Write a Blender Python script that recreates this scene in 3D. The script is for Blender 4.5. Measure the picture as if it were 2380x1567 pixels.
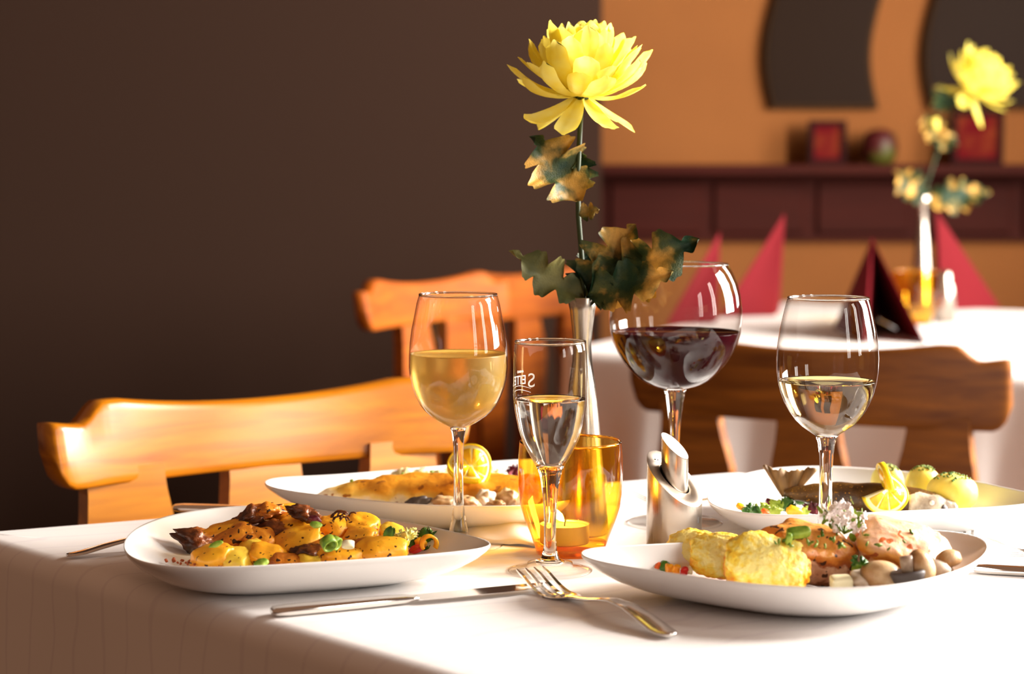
import bpy, bmesh, math, random
from mathutils import Vector, Matrix, noise
pi = math.pi
sc = bpy.context.scene
COL = sc.collection
for o in list(bpy.data.objects): bpy.data.objects.remove(o)

# ------------------------------------------------------------------ camera, light, exposure
TZ = 0.75                    # height of the table tops
EYE = 0.303                  # camera above the table top
FOC, CX, CY, HOR = 4600.0, 1190.0, 783.5, 400.0
PITCH = math.atan((CY-HOR)/FOC)
cam = bpy.data.objects.new('camera', bpy.data.cameras.new('camera'))
COL.objects.link(cam)
cam.location = (0, 0, TZ+EYE)
cam.rotation_euler = (pi/2-PITCH, 0, 0)
cam.data.sensor_width = 36
cam.data.lens = FOC/2380*36
cam.data.clip_start = 0.05
cam.data.dof.use_dof = True
cam.data.dof.focus_distance = 1.53
cam.data.dof.aperture_fstop = 5.6
sc.camera = cam
sc.view_settings.view_transform = 'Standard'
sc.view_settings.look = 'None'
sc.view_settings.exposure = 0.75
sc.view_settings.gamma = 1
sc.view_settings.use_curve_mapping = False
sc.cycles.max_bounces = 14
sc.cycles.transparent_max_bounces = 24
sc.cycles.transmission_bounces = 12
sc.cycles.glossy_bounces = 5
sc.cycles.diffuse_bounces = 3
sc.cycles.sample_clamp_indirect = 6
sc.cycles.blur_glossy = 0.5

w = bpy.data.worlds.new('room_ambience'); sc.world = w; w.use_nodes = True
w.node_tree.nodes['Background'].inputs[0].default_value = (0.56, 0.29, 0.17, 1)
w.node_tree.nodes['Background'].inputs[1].default_value = 0.27

def area(name, loc, rot, sx, sy, power, col):
    l = bpy.data.lights.new(name, 'AREA'); l.shape = 'RECTANGLE'; l.size = sx; l.size_y = sy
    l.energy = power; l.color = col
    o = bpy.data.objects.new(name, l); COL.objects.link(o); o.location = loc; o.rotation_euler = rot
    return o
WX = 2.30                    # wall with the windows, right of the frame
WINS = [(-0.95, 0.8, 24), (0.72, 0.42, 18), (2.25, 1.0, 245), (3.9, 0.9, 50)]   # centre y, width, power
for (wy, ww, pw) in WINS:
    area('window_daylight', (WX+0.03, wy, 1.67), (0, pi/2, 0), 1.46, ww-0.08, pw, (1.0, 0.93, 0.86))

# ------------------------------------------------------------------ helpers
def ray(px, py):
    a = (px-CX)/FOC; b = (CY-py)/FOC
    return Vector((a, math.cos(PITCH)+b*math.sin(PITCH), -math.sin(PITCH)+b*math.cos(PITCH)))
def P(px, py, h=0.0):        # point on the plane h above the table top
    d = ray(px, py); t = (h-EYE)/d.z
    return Vector((d.x*t, d.y*t, TZ+h))
def PD(px, py, Y):           # point at distance Y
    d = ray(px, py); t = Y/d.y
    return Vector((d.x*t, Y, TZ+EYE+d.z*t))
def srgb(*c):
    if len(c) == 1:
        c = tuple(int(c[0][i:i+2], 16) for i in (0, 2, 4))
    return tuple(((v/255)/12.92 if v/255 <= 0.04045 else (((v/255)+0.055)/1.055)**2.4) for v in c)+(1,)

def tag(o, label=None, cat=None, group=None, kind=None):
    if label: o['label'] = label
    if cat: o['category'] = cat
    if group: o['group'] = group
    if kind: o['kind'] = kind
    return o
def empty(name, loc=(0, 0, 0), rz=0.0):
    o = bpy.data.objects.new(name, None); COL.objects.link(o); o.location = loc; o.rotation_euler = (0, 0, rz)
    o.empty_display_size = 0.02
    return o
def mobj(name, vf, mat, parent=None, smooth=True, loc=None, rot=None):
    v, f = vf[0], vf[1]
    me = bpy.data.meshes.new(name); me.from_pydata([tuple(p) for p in v], [], f); me.update()
    bm = bmesh.new(); bm.from_mesh(me); bmesh.ops.recalc_face_normals(bm, faces=bm.faces); bm.to_mesh(me); bm.free()
    if smooth: me.polygons.foreach_set('use_smooth', [True]*len(me.polygons))
    if isinstance(mat, (list, tuple)):
        for m in mat: me.materials.append(m)
        if len(vf) > 2: me.polygons.foreach_set('material_index', vf[2])
    elif mat: me.materials.append(mat)
    o = bpy.data.objects.new(name, me); COL.objects.link(o)
    if parent: o.parent = parent
    if loc is not None: o.location = loc
    if rot is not None: o.rotation_euler = rot
    return o
def dup(o, parent=None):
    c = o.copy(); COL.objects.link(c); c.parent = parent
    for ch in list(o.children): dup(ch, c)
    return c
def join(*vfs):
    V, F = [], []
    for v, f in vfs:
        n = len(V); V += list(v); F += [tuple(i+n for i in q) for q in f]
    return V, F
def xf(vf, M):
    return [M @ Vector(p) for p in vf[0]], vf[1]
def T(x, y, z): return Matrix.Translation((x, y, z))
def Rx(a): return Matrix.Rotation(a, 4, 'X')
def Ry(a): return Matrix.Rotation(a, 4, 'Y')
def Rz(a): return Matrix.Rotation(a, 4, 'Z')
def Sc(x, y, z): return Matrix.Diagonal((x, y, z, 1))
def lathe(prof, n=64):
    V, F, prev = [], [], None
    for (r, z) in prof:
        if r < 1e-6:
            V.append((0, 0, z)); cur = [len(V)-1]
        else:
            b = len(V)
            V += [(r*math.cos(2*pi*i/n), r*math.sin(2*pi*i/n), z) for i in range(n)]
            cur = list(range(b, b+n))
        if prev:
            if len(prev) == 1 and len(cur) > 1:
                F += [(prev[0], cur[(i+1) % n], cur[i]) for i in range(n)]
            elif len(cur) == 1 and len(prev) > 1:
                F += [(prev[i], prev[(i+1) % n], cur[0]) for i in range(n)]
            elif len(cur) > 1:
                F += [(prev[i], prev[(i+1) % n], cur[(i+1) % n], cur[i]) for i in range(n)]
        prev = cur
    return V, F
def loft(rings, cap=True):
    n = len(rings[0]); V, F = [], []
    for r in rings: V += list(r)
    for k in range(len(rings)-1):
        for i in range(n):
            a = k*n+i; b = k*n+(i+1) % n
            F.append((a, b, b+n, a+n))
    if cap:
        F.append(tuple(range(n))[::-1]); F.append(tuple(range((len(rings)-1)*n, len(rings)*n)))
    return V, F
def tube(pts, rad, n=8):
    pts = [Vector(p) for p in pts]; rings = []
    for i, p in enumerate(pts):
        d = (pts[min(i+1, len(pts)-1)]-pts[max(i-1, 0)]).normalized()
        u = d.cross(Vector((0, 0, 1)) if abs(d.z) < 0.9 else Vector((1, 0, 0))).normalized(); v = d.cross(u)
        r = rad[i] if isinstance(rad, (list, tuple)) else rad
        rings.append([p+(u*math.cos(2*pi*k/n)+v*math.sin(2*pi*k/n))*r for k in range(n)])
    return loft(rings)
def box(x0, x1, y0, y1, z0, z1, b=0.0):
    if b <= 0:
        v = [(x, y, z) for z in (z0, z1) for y in (y0, y1) for x in (x0, x1)]
        return v, [(0, 2, 3, 1), (4, 5, 7, 6), (0, 1, 5, 4), (2, 6, 7, 3), (0, 4, 6, 2), (1, 3, 7, 5)]
    def ring(i, z):
        a, c, e, g = x0+i, x1-i, y0+i, y1-i; k = b
        return [(a+k, e, z), (c-k, e, z), (c, e+k, z), (c, g-k, z), (c-k, g, z), (a+k, g, z), (a, g-k, z), (a, e+k, z)]
    return loft([ring(b, z0), ring(0, z0+b), ring(0, z1-b), ring(b, z1)])
def grid(nu, nv, fn, thick=0.0):
    V = [Vector(fn(i/nu, j/nv)) for j in range(nv+1) for i in range(nu+1)]
    F = [(j*(nu+1)+i, j*(nu+1)+i+1, (j+1)*(nu+1)+i+1, (j+1)*(nu+1)+i) for j in range(nv) for i in range(nu)]
    return V, F
def solid(o, t, off=0.0):
    m = o.modifiers.new('thickness', 'SOLIDIFY'); m.thickness = t; m.offset = off; return o
def smoothstep(a, b, x):
    t = min(1, max(0, (x-a)/(b-a))); return t*t*(3-2*t)
def lerp_tab(tab, x):
    if x <= tab[0][0]: return tab[0][1]
    for (a, b), (c, d) in zip(tab, tab[1:]):
        if x <= c: return b+(d-b)*(x-a)/(c-a)
    return tab[-1][1]
_ico = {}
def ico(sub):
    if sub not in _ico:
        bm = bmesh.new(); bmesh.ops.create_icosphere(bm, subdivisions=sub, radius=1)
        bm.verts.ensure_lookup_table()
        _ico[sub] = ([v.co.copy() for v in bm.verts], [tuple(v.index for v in f.verts) for f in bm.faces]); bm.free()
    return _ico[sub]
def blob(rx, ry, rz, seed=0, amp=0.12, freq=1.6, fine=0.0, ffreq=8, p=2.0, flat=None, sub=4):
    V, F = ico(sub); out = []; off = Vector((seed*7.3, seed*3.1, -seed*5.7))
    for c in V:
        s = (abs(c.x)**p+abs(c.y)**p+abs(c.z)**p)**(-1/p)
        q = c*s*(1+amp*noise.noise(c*freq+off)*1.6+fine*noise.noise(c*ffreq+off))
        z = q.z
        if flat is not None and z > flat: z = flat+(z-flat)*0.12
        out.append(Vector((q.x*rx, q.y*ry, z*rz)))
    return out, F

# ------------------------------------------------------------------ materials
def nm(name):
    m = bpy.data.materials.new(name); m.use_nodes = True
    nt = m.node_tree; return m, nt, nt.nodes['Principled BSDF']
def mat(name, col, rough=0.5, metal=0.0, bump=0.0, bscale=200, col2=None, nscale=8, spec=0.5, detail=4, lo=0.35, hi=0.65,
        trans=0.0, ior=1.45, coat=0.0, sss=0.0, aniso=0.0, speck=None, sscale=60, sth=0.62, mapscale=(1, 1, 1), col3=None, mid=0.5):
    m, nt, b = nm(name); N, L = nt.nodes, nt.links
    c1 = col if len(col) == 4 else tuple(col)+(1,)
    b.inputs['Base Color'].default_value = c1
    b.inputs['Roughness'].default_value = rough
    b.inputs['Metallic'].default_value = metal
    b.inputs['Specular IOR Level'].default_value = spec
    b.inputs['IOR'].default_value = ior
    b.inputs['Transmission Weight'].default_value = trans
    b.inputs['Coat Weight'].default_value = coat
    if sss:
        b.inputs['Subsurface Weight'].default_value = sss
        b.inputs['Subsurface Radius'].default_value = (0.006, 0.003, 0.0015); b.inputs['Subsurface Scale'].default_value = 1.0
    if aniso: b.inputs['Anisotropic'].default_value = aniso
    tc = N.new('ShaderNodeTexCoord'); mp = N.new('ShaderNodeMapping'); L.new(tc.outputs['Object'], mp.inputs['Vector'])
    mp.inputs['Scale'].default_value = mapscale
    out = None
    if col2 is not None:
        n = N.new('ShaderNodeTexNoise'); n.inputs['Scale'].default_value = nscale; n.inputs['Detail'].default_value = detail
        L.new(mp.outputs[0], n.inputs['Vector'])
        r = N.new('ShaderNodeValToRGB'); r.color_ramp.elements[0].position = lo; r.color_ramp.elements[1].position = hi
        r.color_ramp.elements[0].color = c1; r.color_ramp.elements[1].color = col2
        if col3 is not None:
            e = r.color_ramp.elements.new(lo+(hi-lo)*mid); e.color = col3
        L.new(n.outputs['Fac'], r.inputs['Fac']); out = r.outputs['Color']
        L.new(out, b.inputs['Base Color'])
    if speck is not None:
        v = N.new('ShaderNodeTexNoise'); v.inputs['Scale'].default_value = sscale; v.inputs['Detail'].default_value = 2
        L.new(mp.outputs[0], v.inputs['Vector'])
        r2 = N.new('ShaderNodeValToRGB'); r2.color_ramp.elements[0].position = sth; r2.color_ramp.elements[1].position = sth+0.04
        L.new(v.outputs['Fac'], r2.inputs['Fac'])
        mx = N.new('ShaderNodeMix'); mx.data_type = 'RGBA'
        L.new(r2.outputs['Color'], mx.inputs['Factor'])
        if out: L.new(out, mx.inputs['A'])
        else: mx.inputs['A'].default_value = c1
        mx.inputs['B'].default_value = speck
        L.new(mx.outputs['Result'], b.inputs['Base Color'])
    if bump:
        n2 = N.new('ShaderNodeTexNoise'); n2.inputs['Scale'].default_value = bscale; n2.inputs['Detail'].default_value = 3
        L.new(mp.outputs[0], n2.inputs['Vector'])
        bp = N.new('ShaderNodeBump'); bp.inputs['Strength'].default_value = bump; bp.inputs['Distance'].default_value = 0.002
        L.new(n2.outputs['Fac'], bp.inputs['Height']); L.new(bp.outputs[0], b.inputs['Normal'])
    return m
def thin_glass(name, tint=(0.97, 0.97, 0.96), edge=(0.55, 0.5, 0.45), refl=1.0):
    # thin glass wall: light passes nearly straight, edges absorb and mirror more
    m = bpy.data.materials.new(name); m.use_nodes = True; nt = m.node_tree; N, L = nt.nodes, nt.links
    N.clear(); out = N.new('ShaderNodeOutputMaterial')
    tr = N.new('ShaderNodeBsdfTransparent'); gl = N.new('ShaderNodeBsdfGlossy'); gl.inputs['Roughness'].default_value = 0.02
    gl.inputs['Color'].default_value = (refl, refl, refl, 1)
    lw = N.new('ShaderNodeLayerWeight'); lw.inputs['Blend'].default_value = 0.5
    r = N.new('ShaderNodeValToRGB'); r.color_ramp.elements[0].position = 0.55; r.color_ramp.elements[1].position = 1.0
    r.color_ramp.elements[0].color = tuple(tint)+(1,); r.color_ramp.elements[1].color = tuple(edge)+(1,)
    L.new(lw.outputs['Facing'], r.inputs['Fac']); L.new(r.outputs['Color'], tr.inputs['Color'])
    pw = N.new('ShaderNodeMath'); pw.operation = 'POWER'; L.new(lw.outputs['Facing'], pw.inputs[0]); pw.inputs[1].default_value = 4.5
    fr = N.new('ShaderNodeMath'); fr.operation = 'MULTIPLY_ADD'; L.new(pw.outputs[0], fr.inputs[0]); fr.inputs[1].default_value = 0.8; fr.inputs[2].default_value = 0.035
    mx = N.new('ShaderNodeMixShader'); L.new(fr.outputs[0], mx.inputs[0]); L.new(tr.outputs[0], mx.inputs[1]); L.new(gl.outputs[0], mx.inputs[2])
    L.new(mx.outputs[0], out.inputs['Surface'])
    return m
def wood(name, c1, c2, rough=0.3, scale=1.0, coat=0.3, spec=0.5):
    m, nt, b = nm(name); N, L = nt.nodes, nt.links
    tc = N.new('ShaderNodeTexCoord'); mp = N.new('ShaderNodeMapping'); mp.inputs['Scale'].default_value = (2*scale, 14*scale, 22*scale)
    L.new(tc.outputs['Object'], mp.inputs['Vector'])
    n = N.new('ShaderNodeTexNoise'); n.inputs['Scale'].default_value = 3; n.inputs['Detail'].default_value = 6; n.inputs['Distortion'].default_value = 0.6
    L.new(mp.outputs[0], n.inputs['Vector'])
    r = N.new('ShaderNodeValToRGB'); r.color_ramp.elements[0].position = 0.3; r.color_ramp.elements[1].position = 0.7
    r.color_ramp.elements[0].color = c1; r.color_ramp.elements[1].color = c2
    L.new(n.outputs['Fac'], r.inputs['Fac']); L.new(r.outputs[0], b.inputs['Base Color'])
    b.inputs['Roughness'].default_value = rough; b.inputs['Coat Weight'].default_value = coat; b.inputs['Coat Roughness'].default_value = 0.25
    b.inputs['Specular IOR Level'].default_value = spec
    return m

M = {}
M['ochre'] = mat('ochre_plaster', srgb('8a5424'), 0.9, bump=0.15, bscale=60, col2=srgb('824e20'), nscale=2)
M['dark_wall'] = mat('dark_brown_wall', srgb('37271f'), 0.95, spec=0.1)
M['dado'] = wood('dark_red_wood', srgb('34120c'), srgb('3e160f'), 0.7, 0.5, 0.0, 0.1)
M['oak'] = wood('orange_oak', srgb('884a02'), srgb('b66e06'), 0.24, 1.0, 0.15)
M['oak_far'] = wood('matte_red_oak', srgb('7a3604'), srgb('a05208'), 0.6, 1.0, 0.0, 0.2)  # rougher, redder and darker oak for the two far chairs
M['shaded_oak'] = wood('shade_toned_oak', srgb('5c300c'), srgb('885016'), 0.5, 1.0, 0.0, 0.25)  # same oak as the other chairs, darkened so the colour carries its shade
M['oak_slat'] = wood('orange_oak_slat', srgb('92560c'), srgb('b67414'), 0.3, 1.0, 0.2)
M['floor'] = wood('floor_boards', srgb('3a241a'), srgb('50321f'), 0.5, 0.3, 0.1)
M['porcelain'] = mat('white_porcelain', (0.86, 0.85, 0.83), 0.12, spec=0.5, coat=0.3)
M['steel'] = mat('cutlery_steel', (0.80, 0.77, 0.73), 0.12, 1.0)
M['brushed'] = mat('brushed_steel', (0.48, 0.43, 0.37), 0.26, 1.0, bump=0.12, bscale=300, mapscale=(1, 1, 0.02))
M['brushed_face'] = mat('satin_steel_face', (0.52, 0.45, 0.38), 0.42, 1.0, bump=0.05, bscale=400)
M['dark_hole'] = mat('dark_hole', (0.01, 0.01, 0.01), 0.9)
M['bowl_glass'] = thin_glass('thin_clear_glass')
M['amber'] = thin_glass('amber_glass', (1.0, 0.72, 0.16), (0.92, 0.36, 0.02))
M['amber_base'] = thin_glass('pale_amber_base', (1.0, 0.88, 0.5), (1.0, 0.6, 0.12))
M['solid_glass'] = mat('solid_clear_glass', (1, 1, 1, 1), 0.0, trans=1.0, ior=1.48)
M['amber_solid'] = mat('solid_amber_glass', (1.0, 0.62, 0.15, 1), 0.0, trans=1.0, ior=1.48)
M['fog_wine'] = mat('chilled_white_wine', (1.0, 0.70, 0.18, 1), 0.30, trans=0.80, ior=1.33)
M['wine'] = mat('pale_white_wine', (1.0, 0.84, 0.40, 1), 0.0, trans=1.0, ior=1.33)
M['water'] = mat('sparkling_wine', (1.0, 0.97, 0.90, 1), 0.0, trans=1.0, ior=1.33)
M['red_wine'] = mat('red_wine', (0.020, 0.002, 0.004, 1), 0.03, spec=0.04, ior=1.33)
M['print'] = mat('white_print', (0.85, 0.82, 0.78), 0.6)
M['wax'] = mat('candle_wax', (0.95, 0.86, 0.55), 0.5, sss=0.3)
M['alu'] = mat('tealight_cup', (0.75, 0.72, 0.65), 0.35, 0.7)
m_, nt_, b_ = nm('flame'); b_.inputs['Emission Color'].default_value = (1.0, 0.72, 0.35, 1); b_.inputs['Emission Strength'].default_value = 14; M['flame'] = m_
M['black'] = mat('black_print', (0.03, 0.03, 0.03), 0.6)

# white damask cloth with faint marbled lines
def cloth(name, base, line):
    m, nt, b = nm(name); N, L = nt.nodes, nt.links
    tc = N.new('ShaderNodeTexCoord'); mp = N.new('ShaderNodeMapping'); mp.inputs['Scale'].default_value = (9, 26, 9)
    mp.inputs['Rotation'].default_value = (0, 0, 0.6)
    L.new(tc.outputs['Object'], mp.inputs['Vector'])
    n = N.new('ShaderNodeTexWave'); n.inputs['Scale'].default_value = 0.55; n.inputs['Distortion'].default_value = 9; n.inputs['Detail'].default_value = 3
    n.inputs['Detail Scale'].default_value = 0.7
    L.new(mp.outputs[0], n.inputs['Vector'])
    r = N.new('ShaderNodeValToRGB'); r.color_ramp.elements[0].position = 0.0; r.color_ramp.elements[1].position = 0.05
    r.color_ramp.elements[0].color = line; r.color_ramp.elements[1].color = base
    L.new(n.outputs['Color'], r.inputs['Fac']); L.new(r.outputs[0], b.inputs['Base Color'])
    bp = N.new('ShaderNodeBump'); bp.inputs['Strength'].default_value = 0.25; bp.inputs['Distance'].default_value = 0.001
    L.new(r.outputs[0], bp.inputs['Height']); L.new(bp.outputs[0], b.inputs['Normal'])
    b.inputs['Roughness'].default_value = 0.75; b.inputs['Specular IOR Level'].default_value = 0.25
    return m
M['cloth'] = cloth('white_damask', (0.84, 0.82, 0.81, 1), (0.78, 0.75, 0.76, 1))
M['cloth2'] = mat('white_linen', (0.80, 0.77, 0.75), 0.8, spec=0.2)
M['napkin_red'] = mat('burgundy_paper', srgb('640a14'), 0.8, spec=0.2)

# ------------------------------------------------------------------ room
def structure(name, vf, m, smooth=False, parent=None):
    o = mobj(name, vf, m, parent, smooth=smooth)
    if parent is None: o['kind'] = 'structure'
    return o
BW = 5.5
structure('floor', box(-4.5, WX+0.15, -2.6, BW+0.2, -0.05, 0), M['floor'])
structure('wall_back', box(0.0, WX+0.15, BW, BW+0.15, 0, 3.0), M['ochre'])
structure('wall_partition', box(-4.5, 0.232, 5.15, BW-0.001, 0, 3.0), M['dark_wall'])
# wall with windows
segs = []
ys = [-2.6]+[v for (wy, ww, p_) in WINS for v in (wy-ww/2, wy+ww/2)]+[BW]
for i in range(0, len(ys), 2): segs.append(box(WX, WX+0.15, ys[i], ys[i+1], 0, 3.0))
for (wy, ww, p_) in WINS:
    segs.append(box(WX, WX+0.15, wy-ww/2, wy+ww/2, 0, 0.92)); segs.append(box(WX, WX+0.15, wy-ww/2, wy+ww/2, 2.42, 3.0))
structure('wall_right', join(*segs), M['ochre'])
M['frame_white'] = mat('window_paint', (0.5, 0.35, 0.22), 0.5)
for i, (wy, ww, p_) in enumerate(WINS):
    a, b = wy-ww/2, wy+ww/2; x0, x1 = WX-0.02, WX+0.02
    structure('window_%d' % (i+1), join(box(x0, x1, a, a+0.03, 0.92, 2.42), box(x0, x1, b-0.03, b, 0.92, 2.42), box(x0, x1, a+0.03, b-0.03, 0.92, 0.95),
              box(x0, x1, a+0.03, b-0.03, 2.39, 2.42), box(x0, x1, wy-0.015, wy+0.015, 0.95, 2.39)), M['frame_white'])
# dado of dark red wood panels with a ledge on top
zt = PD(1800, 382, BW-0.14).z; zb = PD(1800, 560, BW-0.03).z
dp = [box(0.234, WX-0.002, BW-0.03, BW-0.001, zb, zt-0.03)]
x = 0.25
while x < WX-0.3:
    dp.append(box(x+0.02, x+0.27, BW-0.042, BW-0.03, zb+0.02, zt-0.05, 0.006)); x += 0.285
structure('trim_1', join(*dp), M['dado'])
structure('trim_2', box(0.234, WX-0.002, BW-0.15, BW-0.001, zt-0.03, zt, 0.006), M['dado'])

# wavy mirrors on the back wall
M['mirror'] = mat('dark_mirror', (0.020, 0.011, 0.007), 0.40, spec=0.03)
M['mirror_edge'] = mat('mirror_edge', srgb('3a2818'), 0.8, spec=0.08)
def wavy_mirror(pxl, width_px, label):
    Y = BW-0.03; s = Y/FOC; w_ = width_px*s
    bl = PD(pxl, 130, Y); bot = PD(pxl, 253, Y).z; top = PD(pxl, -330, Y).z
    def outline(ins, yy):
        L, R = [], []
        for k in range(41):
            z = bot+ins+(top-bot-2*ins)*k/40
            dx = 0.026*(1-math.cos((z-bl.z)/0.62*2*pi))
            L.append((bl.x+dx+ins, yy, z)); R.append((bl.x+dx+w_-ins, yy, z))
        return L+R[::-1]
    r = empty('wall_mirror', (bl.x+w_/2, BW-0.001, bot)); o = Vector(r.location)
    def loc(ring): return [Vector(q)-o for q in ring]
    fr = loft([loc(outline(0, BW-0.001)), loc(outline(0, Y+0.004)), loc(outline(0.004, Y))])
    mobj('backing_board', fr, M['mirror_edge'], r, smooth=False)
    mobj('mirror_glass', loft([loc(outline(0.012, Y-0.0005)), loc(outline(0.012, Y-0.004))]), M['mirror'], r, smooth=False)
    tag(r, label, 'mirror', 'wavy mirrors on the ochre wall')
wavy_mirror(1775, 248, 'dark wall mirror with wavy sides hanging above the small red picture frame')
wavy_mirror(2146, 262, 'dark wall mirror with wavy sides behind the far yellow flower, cut by the frame edge')

# things on the ledge
M['red_print'] = mat('red_print', srgb('5c0c12'), 0.8, spec=0.08, col2=srgb('743018'), nscale=14, lo=0.45, hi=0.62)
M['frame_dark'] = mat('dark_frame', srgb('281010'), 0.8, spec=0.08)
def ledge_picture(px0, px1, pyt, label):
    Y = BW-0.09; a = PD(px0, pyt, Y); b = PD(px1, pyt, Y); h = a.z-zt; w_ = (b.x-a.x)/2
    r = empty('small_picture', ((a.x+b.x)/2, Y, zt))
    fr = [box(-w_, w_, -0.011, 0.011, 0, 0.014), box(-w_, w_, -0.011, 0.011, h-0.014, h), box(-w_, -w_+0.014, -0.011, 0.011, 0.014, h-0.014), box(w_-0.014, w_, -0.011, 0.011, 0.014, h-0.014)]
    mobj('frame', join(*fr), M['frame_dark'], r, smooth=False)
    mobj('canvas', box(-w_+0.013, w_-0.013, -0.004, 0.009, 0.013, h-0.013), M['red_print'], r, smooth=False)
    tag(r, label, 'picture', 'red pictures on the wood ledge')
ledge_picture(1880, 1967, 280, 'small dark-framed red picture on the wood ledge below the wavy mirror')
ledge_picture(2212, 2332, 258, 'larger dark-framed red picture on the ledge behind the far yellow flower')
M['pot_red'] = mat('red_green_glaze', srgb('480e10'), 0.5, col2=srgb('4a4a10'), nscale=7, lo=0.48, hi=0.58)
a = PD(2003, 300, BW-0.09); b = PD(2087, 300, BW-0.09); hh = a.z-zt; rr = (b.x-a.x)/2
o = mobj('round_pot', lathe([(0, 0), (rr*0.7, 0), (rr*0.95, hh*0.25), (rr, hh*0.55), (rr*0.85, hh*0.85), (rr*0.5, hh*0.97), (rr*0.2, hh), (0, hh*0.96)], 40), M['pot_red'], loc=((a.x+b.x)/2, BW-0.09, zt))
tag(o, 'round red and green pot between the two red pictures on the ledge', 'pot')

# ------------------------------------------------------------------ cloth-covered tables
def rounded_poly(pts, rad, per=10, seg=40):
    out = []; n = len(pts)
    for i in range(n):
        p0, p1, p2 = Vector(pts[i-1]), Vector(pts[i]), Vector(pts[(i+1) % n])
        a = (p0-p1).normalized(); b = (p2-p1).normalized()
        s, e = p1+a*rad, p1+b*rad
        for k in range(per+1):
            t = k/per; out.append(s.lerp(p1, t).lerp(p1.lerp(e, t), t))
        e2 = Vector(pts[(i+1) % n])+(p1-p2).normalized()*rad
        for k in range(1, seg): out.append(e.lerp(e2, k/seg))
    return out
def table_cloth(pts, rad, drop, mat_, label, tname, tlabel, edge_r=0.018, wave=0.010, seed=1, legs=0.84, seg=44):
    c = sum((Vector(p) for p in pts), Vector((0, 0)))/len(pts)
    ol = [q-c for q in rounded_poly(pts, rad, seg=seg)]; n = len(ol)
    nor = []
    for i in range(n):
        d = (ol[(i+1) % n]-ol[i-1]).normalized(); q = Vector((d.y, -d.x))
        if q.dot(ol[i]) < 0: q = -q
        nor.append(q)
    acc = [0]
    for i in range(1, n): acc.append(acc[-1]+(ol[i]-ol[i-1]).length)
    rings = []
    for s in (0.15, 0.3, 0.45, 0.6, 0.72, 0.82, 0.9): rings.append([Vector((q.x*s, q.y*s, 0)) for q in ol])
    for k in range(7):
        a = k/6*pi/2
        rings.append([Vector((q.x+nn.x*(math.sin(a)-1)*edge_r, q.y+nn.y*(math.sin(a)-1)*edge_r, -(1-math.cos(a))*edge_r)) for q, nn in zip(ol, nor)])
    for k in range(1, 15):
        t = k/14; r = []
        for i, (q, nn) in enumerate(zip(ol, nor)):
            s = acc[i]; amp = wave*t**0.8
            wv = math.sin(s*34+seed+1.2*math.sin(s*11))*amp+math.sin(s*13+seed*2)*amp*0.9
            r.append(Vector((q.x+nn.x*(wv+t*0.012), q.y+nn.y*(wv+t*0.012), -edge_r-t*(drop-edge_r))))
        rings.append(r)
    V = [Vector((0, 0, 0))]; F = []
    for r in rings: V += r
    F += [(0, 1+i, 1+(i+1) % n) for i in range(n)]
    for k in range(len(rings)-1):
        for i in range(n):
            a = 1+k*n+i; b = 1+k*n+(i+1) % n; F.append((a, a+n, b+n, b))
    V[0] = Vector((0, 0, 0))
    o = mobj('tablecloth', (V, F), mat_, loc=(c.x, c.y, TZ)); solid(o, 0.0012, -1)
    tag(o, label, 'tablecloth')
    t = empty(tname, (c.x, c.y, 0)); tag(t, tlabel, 'table')
    ins = [q*0.93 for q in ol]
    mobj('tabletop', loft([[(q.x, q.y, TZ-0.03) for q in ins], [(q.x, q.y, TZ-0.004) for q in ins]]), M['oak'], t, smooth=False)
    for p in pts:
        q = (Vector(p)-c)*legs
        mobj('leg', box(q.x-0.03, q.x+0.03, q.y-0.03, q.y+0.03, 0, TZ-0.03, 0.004), M['oak'], t, smooth=False)
    return o
pL = P(0, 1272).xy; pL2 = P(900, 1540).xy; pF = P(0, 1227).xy; pB = P(1722, 1091).xy; pB2 = P(1759, 1095.5).xy
def isect(a, b, c, d):
    r = b-a; s = d-c; k = r.x*s.y-r.y*s.x; t = ((c-a).x*s.y-(c-a).y*s.x)/k
    return a+r*t
corner_left = isect(pL, pL2, pF, pB)
ld = (pL2-pL).normalized()
t1pts = [corner_left, pB, pB+ld*1.22, corner_left+ld*1.22]
table_cloth(t1pts, 0.03, 0.28, M['cloth'], 'white patterned tablecloth draped over the near table under the four plates', 'dining_table',
            'near dining table hidden under the white cloth with the plates', wave=0.006, seed=2.2)
A2 = P(1290, 812).xy; u2 = (P(2370, 872).xy-A2).normalized(); w2 = (P(1800, 703).xy-A2).normalized()
t2pts = [A2+w2*1.40, A2+w2*1.40+u2*1.15, A2+u2*1.15, A2]
table_cloth(t2pts, 0.05, 0.28, M['cloth2'], 'plain white tablecloth draped over the far table with the burgundy napkins', 'dining_table',
            'far dining table under plain white cloth behind the brown chair', edge_r=0.02, wave=0.016, seed=0.4, legs=0.5)

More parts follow.
